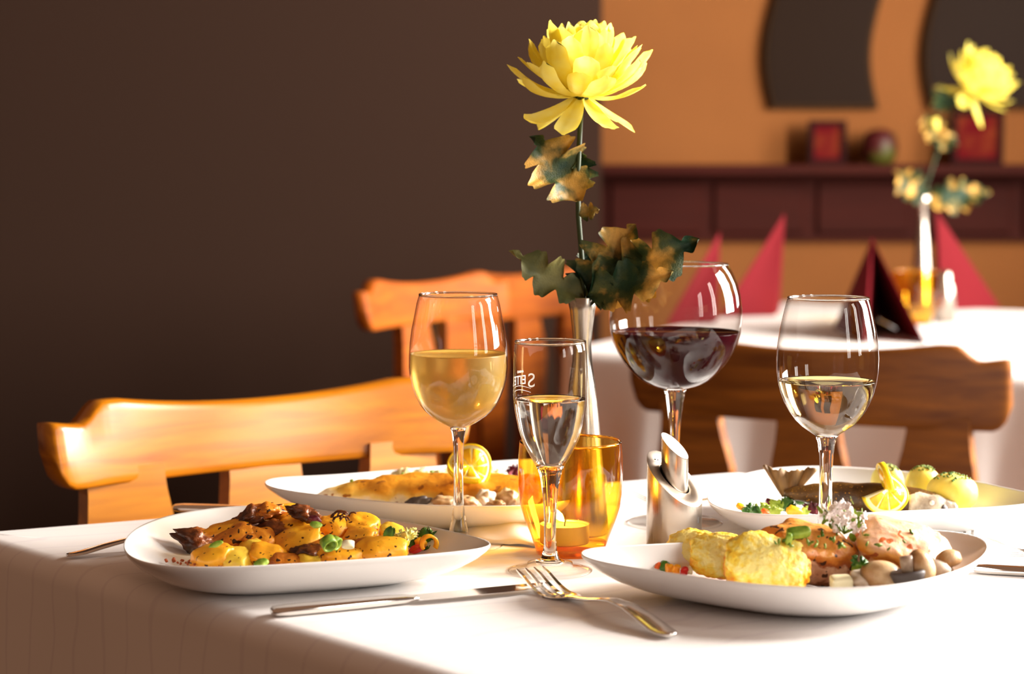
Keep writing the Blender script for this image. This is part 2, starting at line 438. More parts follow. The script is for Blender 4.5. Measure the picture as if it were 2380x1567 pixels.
# ------------------------------------------------------------------ chairs
def chair(loc, rz, label, hw=0.235, top=0.835, hgt=0.095, bulge=0.030, wd=None, slats=(-0.66, 0.0, 0.66)):
    wd = wd or M['oak']; ws_ = M['oak_slat'] if wd is M['oak'] else wd
    r = empty('dining_chair', (loc[0], loc[1], 0), rz)
    tag(r, label, 'chair')
    def yc(s): return -bulge*s*s        # ends come forward to the sitter (front is -y)
    rings = []; nS = 64
    for k in range(nS+1):
        s = -1+2*k/nS; a = abs(s)
        zt_ = top-0.010+0.012*(min(a, 0.66)/0.66)**2
        zt_ -= 0.020*smoothstep(0.74, 0.86, a); zt_ += 0.004*smoothstep(0.85, 1.0, a)
        zb_ = top-hgt-0.012+0.012*smoothstep(0.9, 1.0, a)
        if a > 0.93: e = (a-0.93)/0.07; zb_ += 0.022*e**3
        x_ = s*hw; y_ = yc(s); tx = 0.013; tt = 0.5*(zt_-zb_); zc = 0.5*(zt_+zb_)
        dy = -2*bulge*s/hw; nrm = Vector((-dy, 1)).normalized()
        lean = lambda z: 0.17*(z-(top-0.05))
        ring = []
        for q in range(16):
            an = 2*pi*q/16; cx_ = math.copysign(abs(math.cos(an))**0.22, math.cos(an))*tx; cz_ = math.copysign(abs(math.sin(an))**0.30, math.sin(an))*tt
            if k in (0, nS): cx_ *= 0.75; cz_ *= 0.97
            z = zc+cz_
            ring.append(Vector((x_+nrm.x*cx_, y_+nrm.y*cx_+lean(z), z)))
        rings.append(ring)
    mobj('top_rail', loft(rings), wd, r)
    zb0 = top-hgt-0.008
    for s in slats:
        rr_ = []
        for k in range(15):
            t = k/14; z = zb0+0.012-(zb0-0.43)*t
            hwid = lerp_tab([(0, .040), (.10, .041), (.28, .053), (.5, .042), (.75, .036), (1, .038)], t)
            x_ = s*hw*(1-0.12*t); y_ = yc(s)*(1-t)+0.17*(z-(top-0.05))*(1-0.6*t)
            rr_.append([(x_-hwid, y_-0.011, z), (x_+hwid, y_-0.011, z), (x_+hwid, y_+0.011, z), (x_-hwid, y_+0.011, z)])
        mobj('back_slat', loft(rr_[::-1]), ws_, r, smooth=False)
    def seat_ring(z, ins):
        return [(x_*(0.21-ins), -0.24+y_*(0.20-ins), z) for x_, y_ in [(-.8, -1), (.8, -1), (1, -.85), (.95, .9), (.8, 1), (-.8, 1), (-.95, .9), (-1, -.85)]]
    mobj('seat', loft([seat_ring(0.42, .004), seat_ring(0.425, 0), seat_ring(0.445, 0), seat_ring(0.45, .004)]), wd, r, smooth=False)
    for sx in (-1, 1):
        for yf, yt in ((-0.40, -0.44), (-0.06, 0.0)):
            mobj('leg', tube([(sx*0.16, yf, 0.425), (sx*0.19, yt, 0.0)], [0.022, 0.016], 10), wd, r)
    return r
a = PD(122, 1000, 1.80); b = PD(1108, 980, 2.08)
c = (a+b)/2; yaw = math.atan2(b.y-a.y, b.x-a.x)
nv = Vector((-math.sin(yaw), math.cos(yaw)))
chair((c.x+nv.x*0.045, c.y+nv.y*0.045), yaw, 'orange wooden chair with carved top rail drawn up at the left behind the near table', hw=(b-a).length/2, top=0.836, hgt=0.066)
a = PD(1482, 900, 2.70); b = PD(2357, 870, 2.46); c = (a+b)/2; yaw = math.atan2(b.y-a.y, b.x-a.x)
nv = Vector((math.sin(yaw), -math.cos(yaw)))
chair((c.x+nv.x*0.04, c.y+nv.y*0.04), yaw+pi, 'wooden chair in shade-darkened brown seen from behind, pushed up to the far table', hw=(b-a).length/2, top=0.836, hgt=0.096, wd=M['shaded_oak'])
def chair_by(px0, y0, px1, y1, top, label, yoff=0.045, hgt=0.10, slats=(-0.66, 0.0, 0.66)):
    a = PD(px0, 700, y0); b = PD(px1, 700, y1); c = (a+b)/2; yaw = math.atan2(b.y-a.y, b.x-a.x); nv = Vector((-math.sin(yaw), math.cos(yaw)))
    chair((c.x+nv.x*yoff, c.y+nv.y*yoff), yaw, label, hw=(b-a).length/2, top=top, hgt=hgt, slats=slats, wd=M['oak_far'])
chair_by(855, 3.30, 1195, 3.68, 0.868, 'blurred orange chair behind the left wine glass, nearer of the two by the far table', hgt=0.070, slats=(-0.22, 0.36))
chair_by(1085, 4.0, 1400, 4.35, 0.846, 'blurred orange chair behind the steel vase, farther of the two by the far table', hgt=0.09)
# ------------------------------------------------------------------ plates
def contour(px, h):           # rim pixels on the plane of the rim -> outline points
    return [P(x, y, h).xy for x, y in px]
def smooth_closed(pts, n=128, it=2):
    # resample by arc length, then smooth
    m = len(pts); acc = [0]
    for i in range(m): acc.append(acc[-1]+(pts[(i+1) % m]-pts[i]).length)
    tot = acc[-1]; out = []; j = 0
    for k in range(n):
        d = tot*k/n
        while acc[j+1] < d: j += 1
        t = (d-acc[j])/(acc[j+1]-acc[j]); out.append(pts[j].lerp(pts[(j+1) % m], t))
    for _ in range(it*6):
        out = [(out[i-1]+out[i]*2+out[(i+1) % n])/4 for i in range(n)]
    return out
RIM = 0.031
def plate(px, label, centre=None, foot_shift=(0, 0)):
    ol = smooth_closed(contour(px, RIM)); n = len(ol)
    c = sum(ol, Vector((0, 0)))/n
    if centre is not None: c = Vector(centre)
    loc = [q-c for q in ol]
    prof = [(0.0, .0075), (0.30, .0075), (0.55, .0080), (0.68, .0098), (0.80, .0145), (0.90, .0210), (0.965, .0270), (0.988, .0300), (0.997, .0312), (1.0, .0305),
            (0.998, .0288), (0.985, .0262), (0.94, .0205), (0.86, .0135), (0.76, .0075), (0.66, .0035), (0.58, .0012), (0.555, 0.0), (0.53, 0.0), (0.51, .0025), (0.0, .0030)]
    V, F = [], []; prev = None
    for s, z in prof:
        if s == 0: V.append(Vector((0, 0, z))); cur = [len(V)-1]
        else:
            b = len(V); V += [Vector((q.x*s, q.y*s, z)) for q in loc]; cur = list(range(b, b+n))
        if prev:
            for i in range(n):
                j = (i+1) % n
                if len(prev) == 1: F.append((prev[0], cur[i], cur[j]))
                elif len(cur) == 1: F.append((prev[i], cur[0], prev[j]))
                else: F.append((prev[i], cur[i], cur[j], prev[j]))
        prev = cur
    o = mobj('dinner_plate', (V, F), M['porcelain'], loc=(c.x, c.y, TZ+0.0004)); tag(o, label, 'plate')
    return o
plateA = plate([(284, 1268), (292, 1289), (320, 1306), (366, 1316), (412, 1320), (470, 1321), (561, 1319.5), (700, 1311), (800, 1305), (922, 1296), (1010, 1289), (1067, 1284), (1130, 1276), (1157, 1269), (1152, 1262),
                (1130, 1255), (1067, 1240), (976, 1220), (850, 1201), (705, 1181), (611, 1175), (503, 1180), (412, 1194), (366, 1206), (320, 1225), (293, 1248)],
               'white oval plate holding sauteed potatoes at the front left of the table')
plateB = plate([(607, 1118), (612, 1128), (640, 1137), (687, 1145), (814, 1160), (958, 1174), (1080, 1178), (1204, 1178), (1300, 1170), (1380, 1150), (1412, 1125), (1405, 1095), (1370, 1075), (1300, 1067), (1204, 1069), (1056, 1081), (922, 1093), (777, 1105), (650, 1110), (618, 1112)],
               'white plate holding the fried fish fillet, behind the potato plate')
plateC = plate([(1337, 1285), (1352, 1296), (1400, 1309), (1453, 1318), (1577, 1337), (1746, 1360), (1878, 1368), (1976, 1369), (2060, 1365), (2120, 1356), (2182, 1342), (2244, 1322), (2285, 1296), (2300, 1271), (2285, 1250), (2244, 1238), (2162, 1231), (2050, 1232), (1920, 1239), (1762, 1251), (1647, 1259), (1545, 1265), (1440, 1270), (1362, 1274), (1341, 1279)],
               'white plate holding meat medallions and hash browns at the front right')
plateD = plate([(1640, 1155), (1646, 1169), (1668, 1182), (1713, 1193), (1771, 1198), (1894, 1199), (2018, 1193), (2182, 1185), (2300, 1181), (2400, 1172), (2440, 1160), (2425, 1150), (2380, 1144), (2265, 1118), (2150, 1101), (2018, 1089), (1915, 1084), (1845, 1084.5), (1770, 1092), (1688, 1113), (1655, 1130)],
               'white plate holding the whole trout, behind the medallion plate')

# ------------------------------------------------------------------ glasses
def prof_px(lst, Y):
    out = []
    for hp, py in lst:
        z = PD(CX, py, Y).z-TZ
        out.append((hp*Y/FOC, max(0, z)))
    return out
def goblet(name, cx, Y, wall, stem, foot_r, level_py, liquid_mat, label, liquid_label, cat='wine glass', thick=0.0009, inner_bottom_py=None, foot_h=0.006):
    x = (cx-CX)*Y/FOC
    r = empty(name, (x, Y, TZ)); tag(r, label, cat)
    W = prof_px(wall, Y)                      # from rim down to bowl bottom
    # outer wall down, bottom closes into the stem
    bowl_prof = [(a, z) for a, z in W]
    inner = [(max(a-thick, 0.0), z) for a, z in W[:-1]]
    # rim bead: closed loop outer->inner
    top = W[0]
    ring = [(top[0]-thick*0.5, top[1]+thick*0.5)]
    mobj('bowl', lathe(ring+bowl_prof, 96), M['bowl_glass'], r)
    mobj('rim', lathe([(top[0]-thick*0.9, top[1]-0.0006), (top[0]-thick*0.9, top[1]+0.0007), (top[0], top[1]+0.0012), (top[0]+0.0002, top[1]+0.0004), (top[0], top[1]-0.0006), (top[0]-thick*0.9, top[1]-0.0006)], 96), M['solid_glass'], r)
    S = prof_px(stem, Y)
    bz = W[-1][1]
    sp = [(0, bz-0.0003)]+[(W[-1][0]*0.98, bz-0.0003)]+S+[(S[-1][0]*1.05, foot_h), (0, foot_h)]
    mobj('stem', lathe(sp, 64), M['solid_glass'], r)
    mobj('foot', lathe([(S[-1][0]*1.08, foot_h), (S[-1][0]*1.6, foot_h*0.85), (foot_r*0.55, foot_h*0.45), (foot_r*0.9, 0.0018), (foot_r, 0.0012), (foot_r, 0.0004), (foot_r*0.96, 0.0002)], 96), M['bowl_glass'], r)
    # wine: follows the wall inside
    lz = PD(CX, level_py, Y).z-TZ
    ra = lerp_tab(sorted([(z, a) for a, z in W]), lz)
    lp = [(0, lz), (ra-thick*1.6, lz), (ra-thick*1.2, lz+0.0006), (ra-thick*1.2, lz-0.0004)]
    bi = PD(CX, inner_bottom_py, Y).z-TZ if inner_bottom_py else bz+0.002
    for a, z in W:
        if z < lz-0.001 and z > bi+0.001: lp.append((max(a-thick*1.2, 0.001), z))
    last = lp[-1]
    lp += [(last[0]*0.75, bi+(last[1]-bi)*0.35), (last[0]*0.4, bi+(last[1]-bi)*0.08), (0, bi)]
    q = mobj('wine', lathe(lp, 96), liquid_mat, r); q['label'] = liquid_label
    return r
BOWL = [(91.5, 686), (97, 705), (103, 736), (109, 765), (113, 795), (115, 825), (115.5, 855), (113, 878), (108, 900), (100.5, 920), (91, 939), (80, 953), (66, 966), (50, 977), (34, 986), (20, 993)]
STEM = [(17, 1003), (14.5, 1015), (12, 1040), (11, 1080), (11, 1120), (12, 1160), (14, 1190), (18, 1215), (22, 1232)]
gl = goblet('wine_glass', 1064.5, 1.592, BOWL, STEM, 0.036, 823, M['fog_wine'], 'tall wine glass of misted golden white wine in front of the left chair', 'golden white wine', inner_bottom_py=991)
BOWL4 = [(94.5, 694), (99, 712), (104.5, 735), (111, 765), (116.5, 800), (119, 832), (118.5, 862), (115, 888), (109, 912), (100, 935), (88, 957), (74, 976), (58, 991), (42, 1002), (28, 1011)]
STEM4 = [(24, 1019), (20, 1032), (17, 1055), (15, 1090), (15, 1130), (15.5, 1170), (18, 1200), (23, 1228)]
goblet('wine_glass', 1926.5, 1.552, BOWL4, STEM4, 0.036, 886, M['wine'], 'wine glass a third full of clear white wine in front of the brown chair', 'clear pale white wine', inner_bottom_py=1009)
BOWL3 = [(122, 615), (133, 635), (143, 658), (150, 685), (154, 715), (155, 745), (152, 773), (145, 797), (135, 818), (121, 841), (104, 862), (84, 880), (62, 893), (42, 900), (28, 904)]
STEM3 = [(24, 912), (20, 930), (16, 962), (12.5, 1000), (11, 1040), (11, 1120), (13, 1165), (19, 1195)]
goblet('red_wine_glass', 1571, 1.6956, BOWL3, STEM3, 0.042, 772, M['red_wine'], 'large balloon glass half full of red wine behind the steel shakers', 'dark red wine', inner_bottom_py=903)
BOWLF = [(83, 796), (85, 815), (86, 840), (86.5, 880), (86.5, 925), (84, 950), (80, 972), (73.5, 1002), (65, 1026), (55, 1046), (44, 1066), (34, 1082)]
STEMF = [(28, 1096), (23, 1115), (19, 1140), (15.5, 1176), (14, 1214), (14, 1250), (16, 1278), (22, 1298), (33, 1310)]
fl = goblet('champagne_flute', 1279.6, 1.4875, BOWLF, STEMF, 0.0322, 928, M['water'], 'slim printed flute of sparkling wine standing before the amber candle glass', 'nearly clear sparkling wine', cat='champagne glass', inner_bottom_py=1084, foot_h=0.008)

# print on the far side of the flute, read mirrored through the glass
def text_mesh(s, size):
    cu = bpy.data.curves.new('t', 'FONT'); cu.body = s; cu.size = size; cu.resolution_u = 6
    ob = bpy.data.objects.new('t', cu); COL.objects.link(ob)
    dg = bpy.context.evaluated_depsgraph_get(); me = ob.evaluated_get(dg).to_mesh()
    V = [v.co.copy() for v in me.vertices]; F = [tuple(p.vertices) for p in me.polygons]
    ob.evaluated_get(dg).to_mesh_clear(); bpy.data.objects.remove(ob); bpy.data.curves.remove(cu)
    return V, F
Rf = 86.4*1.4875/FOC+0.0002
zS = PD(CX, 899, 1.515).z-TZ
def wrap(vf, a0):
    return [Vector((-Rf*math.sin(a0+p.x/Rf), Rf*math.cos(a0+p.x/Rf), zS+p.y)) for p in vf[0]], vf[1]
bigS = text_mesh('S', 0.0155); small = xf(text_mesh('EITER', 0.0098), Sc(0.95, 1, 1) @ T(0.0088, 0.003, 0))
tiny = xf(text_mesh('ANNO', 0.0028), T(0.011, 0.0118, 0))
def strip(pts, w_):
    V, F = [], []
    for p in pts: V += [Vector((p[0], p[1]-w_/2, 0)), Vector((p[0], p[1]+w_/2, 0))]
    for i in range(len(pts)-1): F.append((2*i, 2*i+2, 2*i+3, 2*i+1))
    return V, F
rb = [strip([(0.004+0.0018*i, -0.0010+0.0030*math.sin(i/16*pi)+dy) for i in range(17)], 0.0003) for dy in (0, -0.0030)]
mobj('printed_logo', join(wrap(bigS, 0.40), wrap(small, 0.40), wrap(tiny, 0.40), wrap(rb[0], 0.40), wrap(rb[1], 0.40)), M['print'], fl, smooth=False)

# ------------------------------------------------------------------ amber candle glasses
def votive(cx, Y, label, prof, scale=1.0, lit=True):
    r = empty('candle_holder', ((cx-CX)*Y/FOC, Y, TZ)); tag(r, label, 'candle holder', 'amber candle glasses')
    t = 0.0022
    out = [(a*scale, z*scale) for a, z in prof]; inn = [(a-t, z) for a, z in out]
    fl_ = 0.009*scale
    inn = [(a, z) for a, z in inn if z > fl_+0.002]
    mobj('glass_cup', lathe(out+[(out[-1][0]*0.93, 0.0002), (0, 0.0002)], 80), M['amber'], r)
    mobj('glass_rim', lathe([(out[0][0]-t, out[0][1]-0.001), (out[0][0]-t*0.8, out[0][1]+0.0005), (out[0][0]-t*0.4, out[0][1]+0.0012), (out[0][0], out[0][1]+0.0004), (out[0][0], out[0][1]-0.001), (out[0][0]-t, out[0][1]-0.001)], 80), M['amber_solid'], r)
    mobj('glass_base', lathe([(0, fl_), (inn[-1][0]-0.0006, fl_), (out[-1][0]-0.0008, 0.0016), (0, 0.0010)], 64), M['amber_base'], r)
    return r, fl_
VP = prof_px([(119.5, 1027), (122, 1061), (123, 1099), (122, 1138), (117, 1176), (107, 1208), (93, 1243), (84, 1268), (80, 1286)], 1.561)
v1, f1 = votive(1327, 1.561, 'amber glass candle holder with a lit tealight in the middle of the near table', VP)
tl = empty('tealight', ((1313-CX)*1.56/FOC, 1.556, TZ+f1+0.0002)); tag(tl, 'lit tealight inside the near amber glass', 'candle')
mobj('cup', lathe([(0, 0), (0.0192, 0), (0.0196, 0.001), (0.0196, 0.0148), (0.0200, 0.0152), (0.0190, 0.0150), (0.0190, 0.0120)], 48), M['alu'], tl)
mobj('wax', lathe([(0.0189, 0.002), (0.0189, 0.0138), (0.015, 0.0133), (0, 0.0132)], 48), M['wax'], tl)
mobj('wick', tube([(0, 0, 0.013), (0.0003, 0, 0.016), (0.001, 0, 0.0185)], 0.0006, 8), M['black'], tl)
fv = [(0.0, 0.0), (0.0022, 0.003), (0.0032, 0.006), (0.0028, 0.010), (0.0014, 0.015), (0, 0.020)]
mobj('flame', xf(lathe(fv, 20), T(0.0, 0, 0.0165) @ Ry(-0.75)), M['flame'], tl)
pl = bpy.data.lights.new('flame_light', 'POINT'); pl.energy = 0.10; pl.color = (1, .6, .2); pl.shadow_soft_size = 0.004
po = bpy.data.objects.new('flame_light', pl); COL.objects.link(po); po.location = tl.location+Vector((-0.005, 0, 0.030))
Y2 = 3.95
VP2 = [(a*0.97, z) for a, z in VP]
x2 = PD(2130, 700, Y2)
v2, f2 = votive(2130, Y2, 'blurred amber candle glass among the burgundy napkins on the far table', VP2, 1.18)

# ------------------------------------------------------------------ vases and flowers
def vase(cx, Y, label, scale=1.0):
    prof = [(0.0129, .1985), (0.0105, .188), (0.0088, .174), (0.0074, .160), (0.0083, .145), (0.0112, .126), (0.0146, .092), (0.0180, .055), (0.0212, .020), (0.0225, .003), (0.0215, 0.0), (0, 0.0)]
    inn = [(0.0, .150), (0.0066, .160), (0.0080, .174), (0.0097, .188), (0.0121, .1985), (0.0125, .1990)]
    p = [(r*scale, z*scale) for r, z in inn+prof]
    o = mobj('flower_vase', lathe(p, 64), M['brushed'], loc=((cx-CX)*Y/FOC, Y, TZ+0.0003)); tag(o, label, 'vase', 'slender steel vases')
    return o
vase(1354, 1.645, 'slender brushed steel vase behind the amber candle glass')
vase(2143, 4.27, 'blurred slender steel vase standing on the far table', 1.26)

def petal_mat(name, c1, c2, tr=0.4):
    m = bpy.data.materials.new(name); m.use_nodes = True; nt = m.node_tree; N, L = nt.nodes, nt.links
    N.clear(); out = N.new('ShaderNodeOutputMaterial')
    tc = N.new('ShaderNodeTexCoord'); n = N.new('ShaderNodeTexNoise'); n.inputs['Scale'].default_value = 60; L.new(tc.outputs['Object'], n.inputs['Vector'])
    r = N.new('ShaderNodeValToRGB'); r.color_ramp.elements[0].position = 0.35; r.color_ramp.elements[1].position = 0.65
    r.color_ramp.elements[0].color = c1; r.color_ramp.elements[1].color = c2; L.new(n.outputs['Fac'], r.inputs['Fac'])
    d = N.new('ShaderNodeBsdfDiffuse'); t = N.new('ShaderNodeBsdfTranslucent'); L.new(r.outputs[0], d.inputs['Color']); L.new(r.outputs[0], t.inputs['Color'])
    mx = N.new('ShaderNodeMixShader'); mx.inputs[0].default_value = tr; L.new(d.outputs[0], mx.inputs[1]); L.new(t.outputs[0], mx.inputs[2])
    L.new(mx.outputs[0], out.inputs['Surface']); return m
M['petal'] = petal_mat('yellow_petal', (1.0, 0.86, 0.12, 1), (1.0, 0.93, 0.28, 1), 0.45)
M['leaf'] = mat('painted_sheen_leaf', srgb('14301e'), 0.5, col2=srgb('c89a48'), col3=srgb('3a4420'), mid=0.42, nscale=30, lo=0.40, hi=0.62, detail=6, bump=0.3, bscale=900, spec=0.3)  # gold noise patches paint side light and sheen into the green
M['leaf_plain'] = mat('olive_leaf', srgb('3c4426'), 0.6, col2=srgb('6a6638'), nscale=30, bump=0.2, bscale=600, spec=0.3)
M['stem'] = mat('green_stem', srgb('2c3a1c'), 0.6)

def petal(L_, W_, e0, e1, cup=0.35, tipcurl=0.0, notch=0.12, nl=12, nw=6, twist=0.0, base_r=0.004):
    def fn(u, v):
        t = v; r = base_r; z = 0.0; steps = 24
        k = int(round(t*steps))
        for i in range(k):
            q = (i+0.5)/steps; e = e0+(e1-e0)*q+tipcurl*max(0, q-0.7)*3.3
            r += math.cos(e)*L_/steps; z += math.sin(e)*L_/steps
        e = e0+(e1-e0)*t+tipcurl*max(0, t-0.7)*3.3
        wd = W_*0.5*(0.35+0.65*math.sin(min(1, t*1.25)*pi/2))*(1-max(0, (t-0.82)/0.18)**3*0.72)
        s = (u-0.5)*2
        wy = s*wd; up = cup*wd*(s*s)*(1 if True else 0)+0.25*wd*math.cos(s*3*pi)*0.18*t
        back = notch*L_*0.18*(s*s)*max(0, t-0.85)/0.15
        ty = math.cos(twist*t)*wy
        return (r-math.sin(e)*up-math.cos(e)*back, ty, z+math.cos(e)*up-math.sin(e)*back+math.sin(twist*t)*wy)
    return grid(nw, nl, fn)
def chrysanthemum(head, tilt, R, seed, label, base, stem_pts, detail=True, group=None):
    rnd = random.Random(seed)
    r = empty('yellow_flower', base); tag(r, label, 'flower', group)
    off = Vector(head)-Vector(base)
    D = math.radians
    layers = [(9, .86, .34, 78, 104, .5), (12, .97, .33, 64, 96, .45), (14, 1.06, .34, 50, 82, .4), (15, 1.14, .33, 32, 66, .35), (15, 1.14, .33, 10, 56, .3), (13, 1.08, .33, -8, 34, .3), (7, 0.92, .34, -48, -18, .3)]
    hm = T(*off) @ tilt
    for li, (n, l, w_, a0, a1, cup) in enumerate(layers):
        for k in range(n):
            ph = 2*pi*(k+0.5*(li % 2))/n+rnd.uniform(-.14, .14)
            ll = l*R*rnd.uniform(0.86, 1.08)
            pv = petal(ll, w_*R*rnd.uniform(0.85, 1.2), D(a0+rnd.uniform(-8, 8)), D(a1+rnd.uniform(-12, 12)+(rnd.uniform(-10, 26) if 2 < li < 6 else 0)), cup*rnd.uniform(.7, 1.3), D(rnd.uniform(-15, 45)) if li > 3 else D(rnd.uniform(0, 25)), rnd.uniform(0, .3),
                       nl=12 if detail else 6, nw=6 if detail else 4, twist=rnd.uniform(-.3, .3), base_r=0.05*R)
            mobj('petal', xf(pv, hm @ Rz(ph)), M['petal'], r)
    mobj('calyx', xf(lathe([(0, -.10*R), (.06*R, -.09*R), (.12*R, -.02*R), (.10*R, .05*R), (0, .06*R)], 20), hm), M['stem'], r)
    mobj('stem', tube([Vector(p)-Vector(base) for p in stem_pts], 0.0022*(1 if detail else 1.2), 10), M['stem'], r)
    return r
def lobed_leaf(base, tip, width, seed, nrm, mat_, parent, lobes=4, droop=0.15, ruffle=0.12, side=0.0, serr=0.05, depth=0.38):
    rnd = random.Random(seed)
    o0 = Vector(parent.location); base = Vector(base); tip = Vector(tip); d = tip-base; L_ = d.length; dn = d.normalized(); nn = (Vector(nrm)-dn*Vector(nrm).dot(dn)).normalized(); sd = dn.cross(nn)
    ph = rnd.uniform(0, 6)
    def fn(u, v):
        t = v; s = (u-0.5)*2
        env = math.sin(pi*min(1, (0.02+t*0.98))**0.75)**0.8 if 0 < t < 1 else 0.0
        lob = 1-min(.75, depth*1.5)*(1-abs(math.sin(pi*(t*(lobes+.5)+(0.12 if s > 0 else -0.05)))))**1.3*(0.3+0.7*abs(s))
        ser = 1+serr*math.sin(t*70+(2 if s > 0 else 0))*abs(s)
        wd = width*0.72*max(0.03, env*lob*ser)
        # lobes sweep forward
        fwd = abs(s)*width*0.22*env
        z = -droop*L_*(t*t)+0.16*width*abs(s)+ruffle*width*math.sin(t*9+ph+s*1.7)*(0.3+abs(s))
        return base-o0+dn*(t*L_*0.93+fwd*(1-t*0.5))+sd*(s*wd+side*L_*t*(1-t)*2)+nn*z
    ob = mobj('leaf', grid(10, 72, fn), mat_, parent)
    return ob
vz = TZ+0.1985
YF = 1.645
fb = Vector((PD(1354, 700, YF).x, YF, vz-0.03))
hd = PD(1352, 222, YF)
st = [fb, PD(1356, 690, YF), PD(1352, 600, YF), PD(1344, 500, YF), PD(1343, 400, YF), PD(1348, 300, YF), hd]
f_ = chrysanthemum(hd, Rx(math.radians(10)) @ Ry(math.radians(2)), 0.0605, 5, 'large yellow chrysanthemum with green leaves standing in the near steel vase', fb, st)
def LF(b, t, w, seed, nrm=(0.2, -1, 0.35), m='leaf', dy=0.0, dyt=0.0, **k):
    lobed_leaf(PD(b[0], b[1], YF+dy), PD(t[0], t[1], YF+dyt), w*YF/FOC, seed, nrm, M[m], f_, **k)
LF((1338, 468), (1236, 306), 120, 1, dy=-.002, dyt=-.02, lobes=3, depth=.42, side=0.05)
LF((1345, 450), (1352, 345), 62, 2, dy=.006, dyt=.012, lobes=3, m='leaf')
LF((1347, 500), (1393, 484), 34, 3, dy=-.004, dyt=-.012, lobes=2)
LF((1350, 692), (1188, 572), 76, 4, dy=-.002, dyt=-.03, lobes=3, m='leaf_plain', side=-0.06, depth=.45)
LF((1352, 690), (1392, 575), 84, 5, dy=.004, dyt=.01, lobes=3, side=-0.05)
LF((1370, 690), (1484, 515), 112, 6, dy=.0, dyt=-.02, lobes=3, depth=.5, side=-0.08)
LF((1372, 690), (1634, 543), 116, 7, dy=-.004, dyt=-.03, lobes=3, depth=.55, side=-0.02)
LF((1375, 688), (1560, 622), 88, 8, dy=-.006, dyt=-.05, lobes=3, depth=.4, side=0.06)
LF((1372, 694), (1444, 668), 60, 9, dy=-.004, dyt=-.02, lobes=2, side=0.03)

# far flower
Y3 = 4.27; k3 = Y3/FOC
fb2 = Vector((PD(2143, 480, Y3).x, Y3, PD(2143, 470, Y3).z-0.03))
hd2 = PD(2258, 210, Y3)
st2 = [fb2, PD(2150, 440, Y3), PD(2180, 350, Y3), PD(2205, 260, Y3), hd2]
g2 = chrysanthemum(hd2, Ry(math.radians(38)) @ Rx(math.radians(12)), 0.086, 11, 'blurred yellow chrysanthemum leaning right in the vase on the far table', fb2, st2, detail=False)
def LG(b, t, w, seed, m='leaf', **k):
    lobed_leaf(PD(b[0], b[1], Y3), PD(t[0], t[1], Y3-0.02), w*k3, seed, (0.2, -1, 0.3), M[m], g2, **k)
LG((2150, 470), (2080, 392), 60, 21); LG((2152, 470), (2315, 440), 60, 22); LG((2180, 330), (2150, 262), 50, 23); LG((2200, 260), (2178, 195), 50, 24); LG((2185, 350), (2215, 300), 40, 25)
bb = []
for i in range(14):
    a = i*2.4; bb.append(xf(petal(0.03, 0.012, 0.9, 1.6, .3, nl=5, nw=3, base_r=0.001), T(*(PD(2178, 305, Y3-0.02)-fb2)) @ Ry(-0.3) @ Rz(a)))
mobj('flower_bud', join(*bb), M['petal'], g2)

# ------------------------------------------------------------------ salt and pepper set
def cut_cyl(r, gx, gy, z0, r_in=None, n=72, zbase=0.0, ring_only=False):
    V, F = [], []
    for i in range(n):
        a = 2*pi*i/n; x_, y_ = r*math.cos(a), r*math.sin(a); V += [(x_, y_, zbase), (x_, y_, z0+gx*x_+gy*y_)]
    for i in range(n):
        j = (i+1) % n; F.append((2*i, 2*j, 2*j+1, 2*i+1))
    return V, F
YS = 1.57; xs = (1571-CX)*YS/FOC
sh = empty('salt_shaker', (xs, YS, TZ)); tag(sh, 'wide slant-cut brushed steel shaker around the thinner tube, beside the candle glass', 'shaker', 'nested steel salt and pepper shakers')
R0, gx, gy, z0 = 0.0222, -0.70, 0.60, 0.0585
Vb, Fb = cut_cyl(R0, gx, gy, z0); Fb.append(tuple(range(0, 144, 2))[::-1])
mobj('body', (Vb, Fb), M['brushed'], sh)
# slanted face: ring with bevelled outer edge and a round well
Rh = 0.0122; n = 72; V, F = [], []
for (rr_, dz) in ((R0, 0.0), (R0-0.0006, 0.0003), (Rh, 0.0003), (Rh-0.0003, -0.0006)):
    for i in range(n):
        a = 2*pi*i/n; x_, y_ = rr_*math.cos(a), rr_*math.sin(a); V.append((x_, y_, z0+gx*x_+gy*y_+dz))
for k in range(3):
    for i in range(n): j = (i+1) % n; F.append((k*n+i, k*n+j, (k+1)*n+j, (k+1)*n+i))
mobj('slanted_face', (V, F), M['brushed_face'], sh)
Vw, Fw = cut_cyl(Rh-0.0003, gx, gy, z0-0.0006, zbase=0.012); Fw = [f[::-1] for f in Fw]
Fw.append(tuple(range(0, 144, 2)))
mobj('well', (Vw, Fw), M['dark_hole'], sh)
fz = Vector((-gx, -gy, 1)).normalized()
for dx_, dy_ in ((-0.0150, 0.0060), (-0.0127, 0.0076)):
    q = Vector((dx_, dy_, z0+gx*dx_+gy*dy_+0.0004)); rot = Vector((0, 0, 1)).rotation_difference(fz).to_matrix().to_4x4()
    mobj('pour_hole', xf(lathe([(0, 0.0002), (0.0006, 0.0002), (0.0006, -0.0005)], 16), T(*q) @ rot), M['dark_hole'], sh)
tm = text_mesh('WMF', 0.0034)
cxm = sum(v.x for v in tm[0])/len(tm[0])
a0 = math.radians(-36)
mobj('engraved_mark', ([Vector(((R0+0.0001)*math.cos(a0+(v.y-0.001)/R0), (R0+0.0001)*math.sin(a0+(v.y-0.001)/R0), 0.0265-(v.x-cxm)*0.62)) for v in tm[0]], tm[1]), M['black'], sh, smooth=False)
ps = empty('pepper_shaker', (xs+0.0002, YS, TZ+0.0125)); tag(ps, 'thin slant-topped steel tube standing inside the wider shaker', 'shaker', 'nested steel salt and pepper shakers')
R1, g1, g2_, z1 = 0.0108, -0.80, 0.45, 0.0845-0.0125
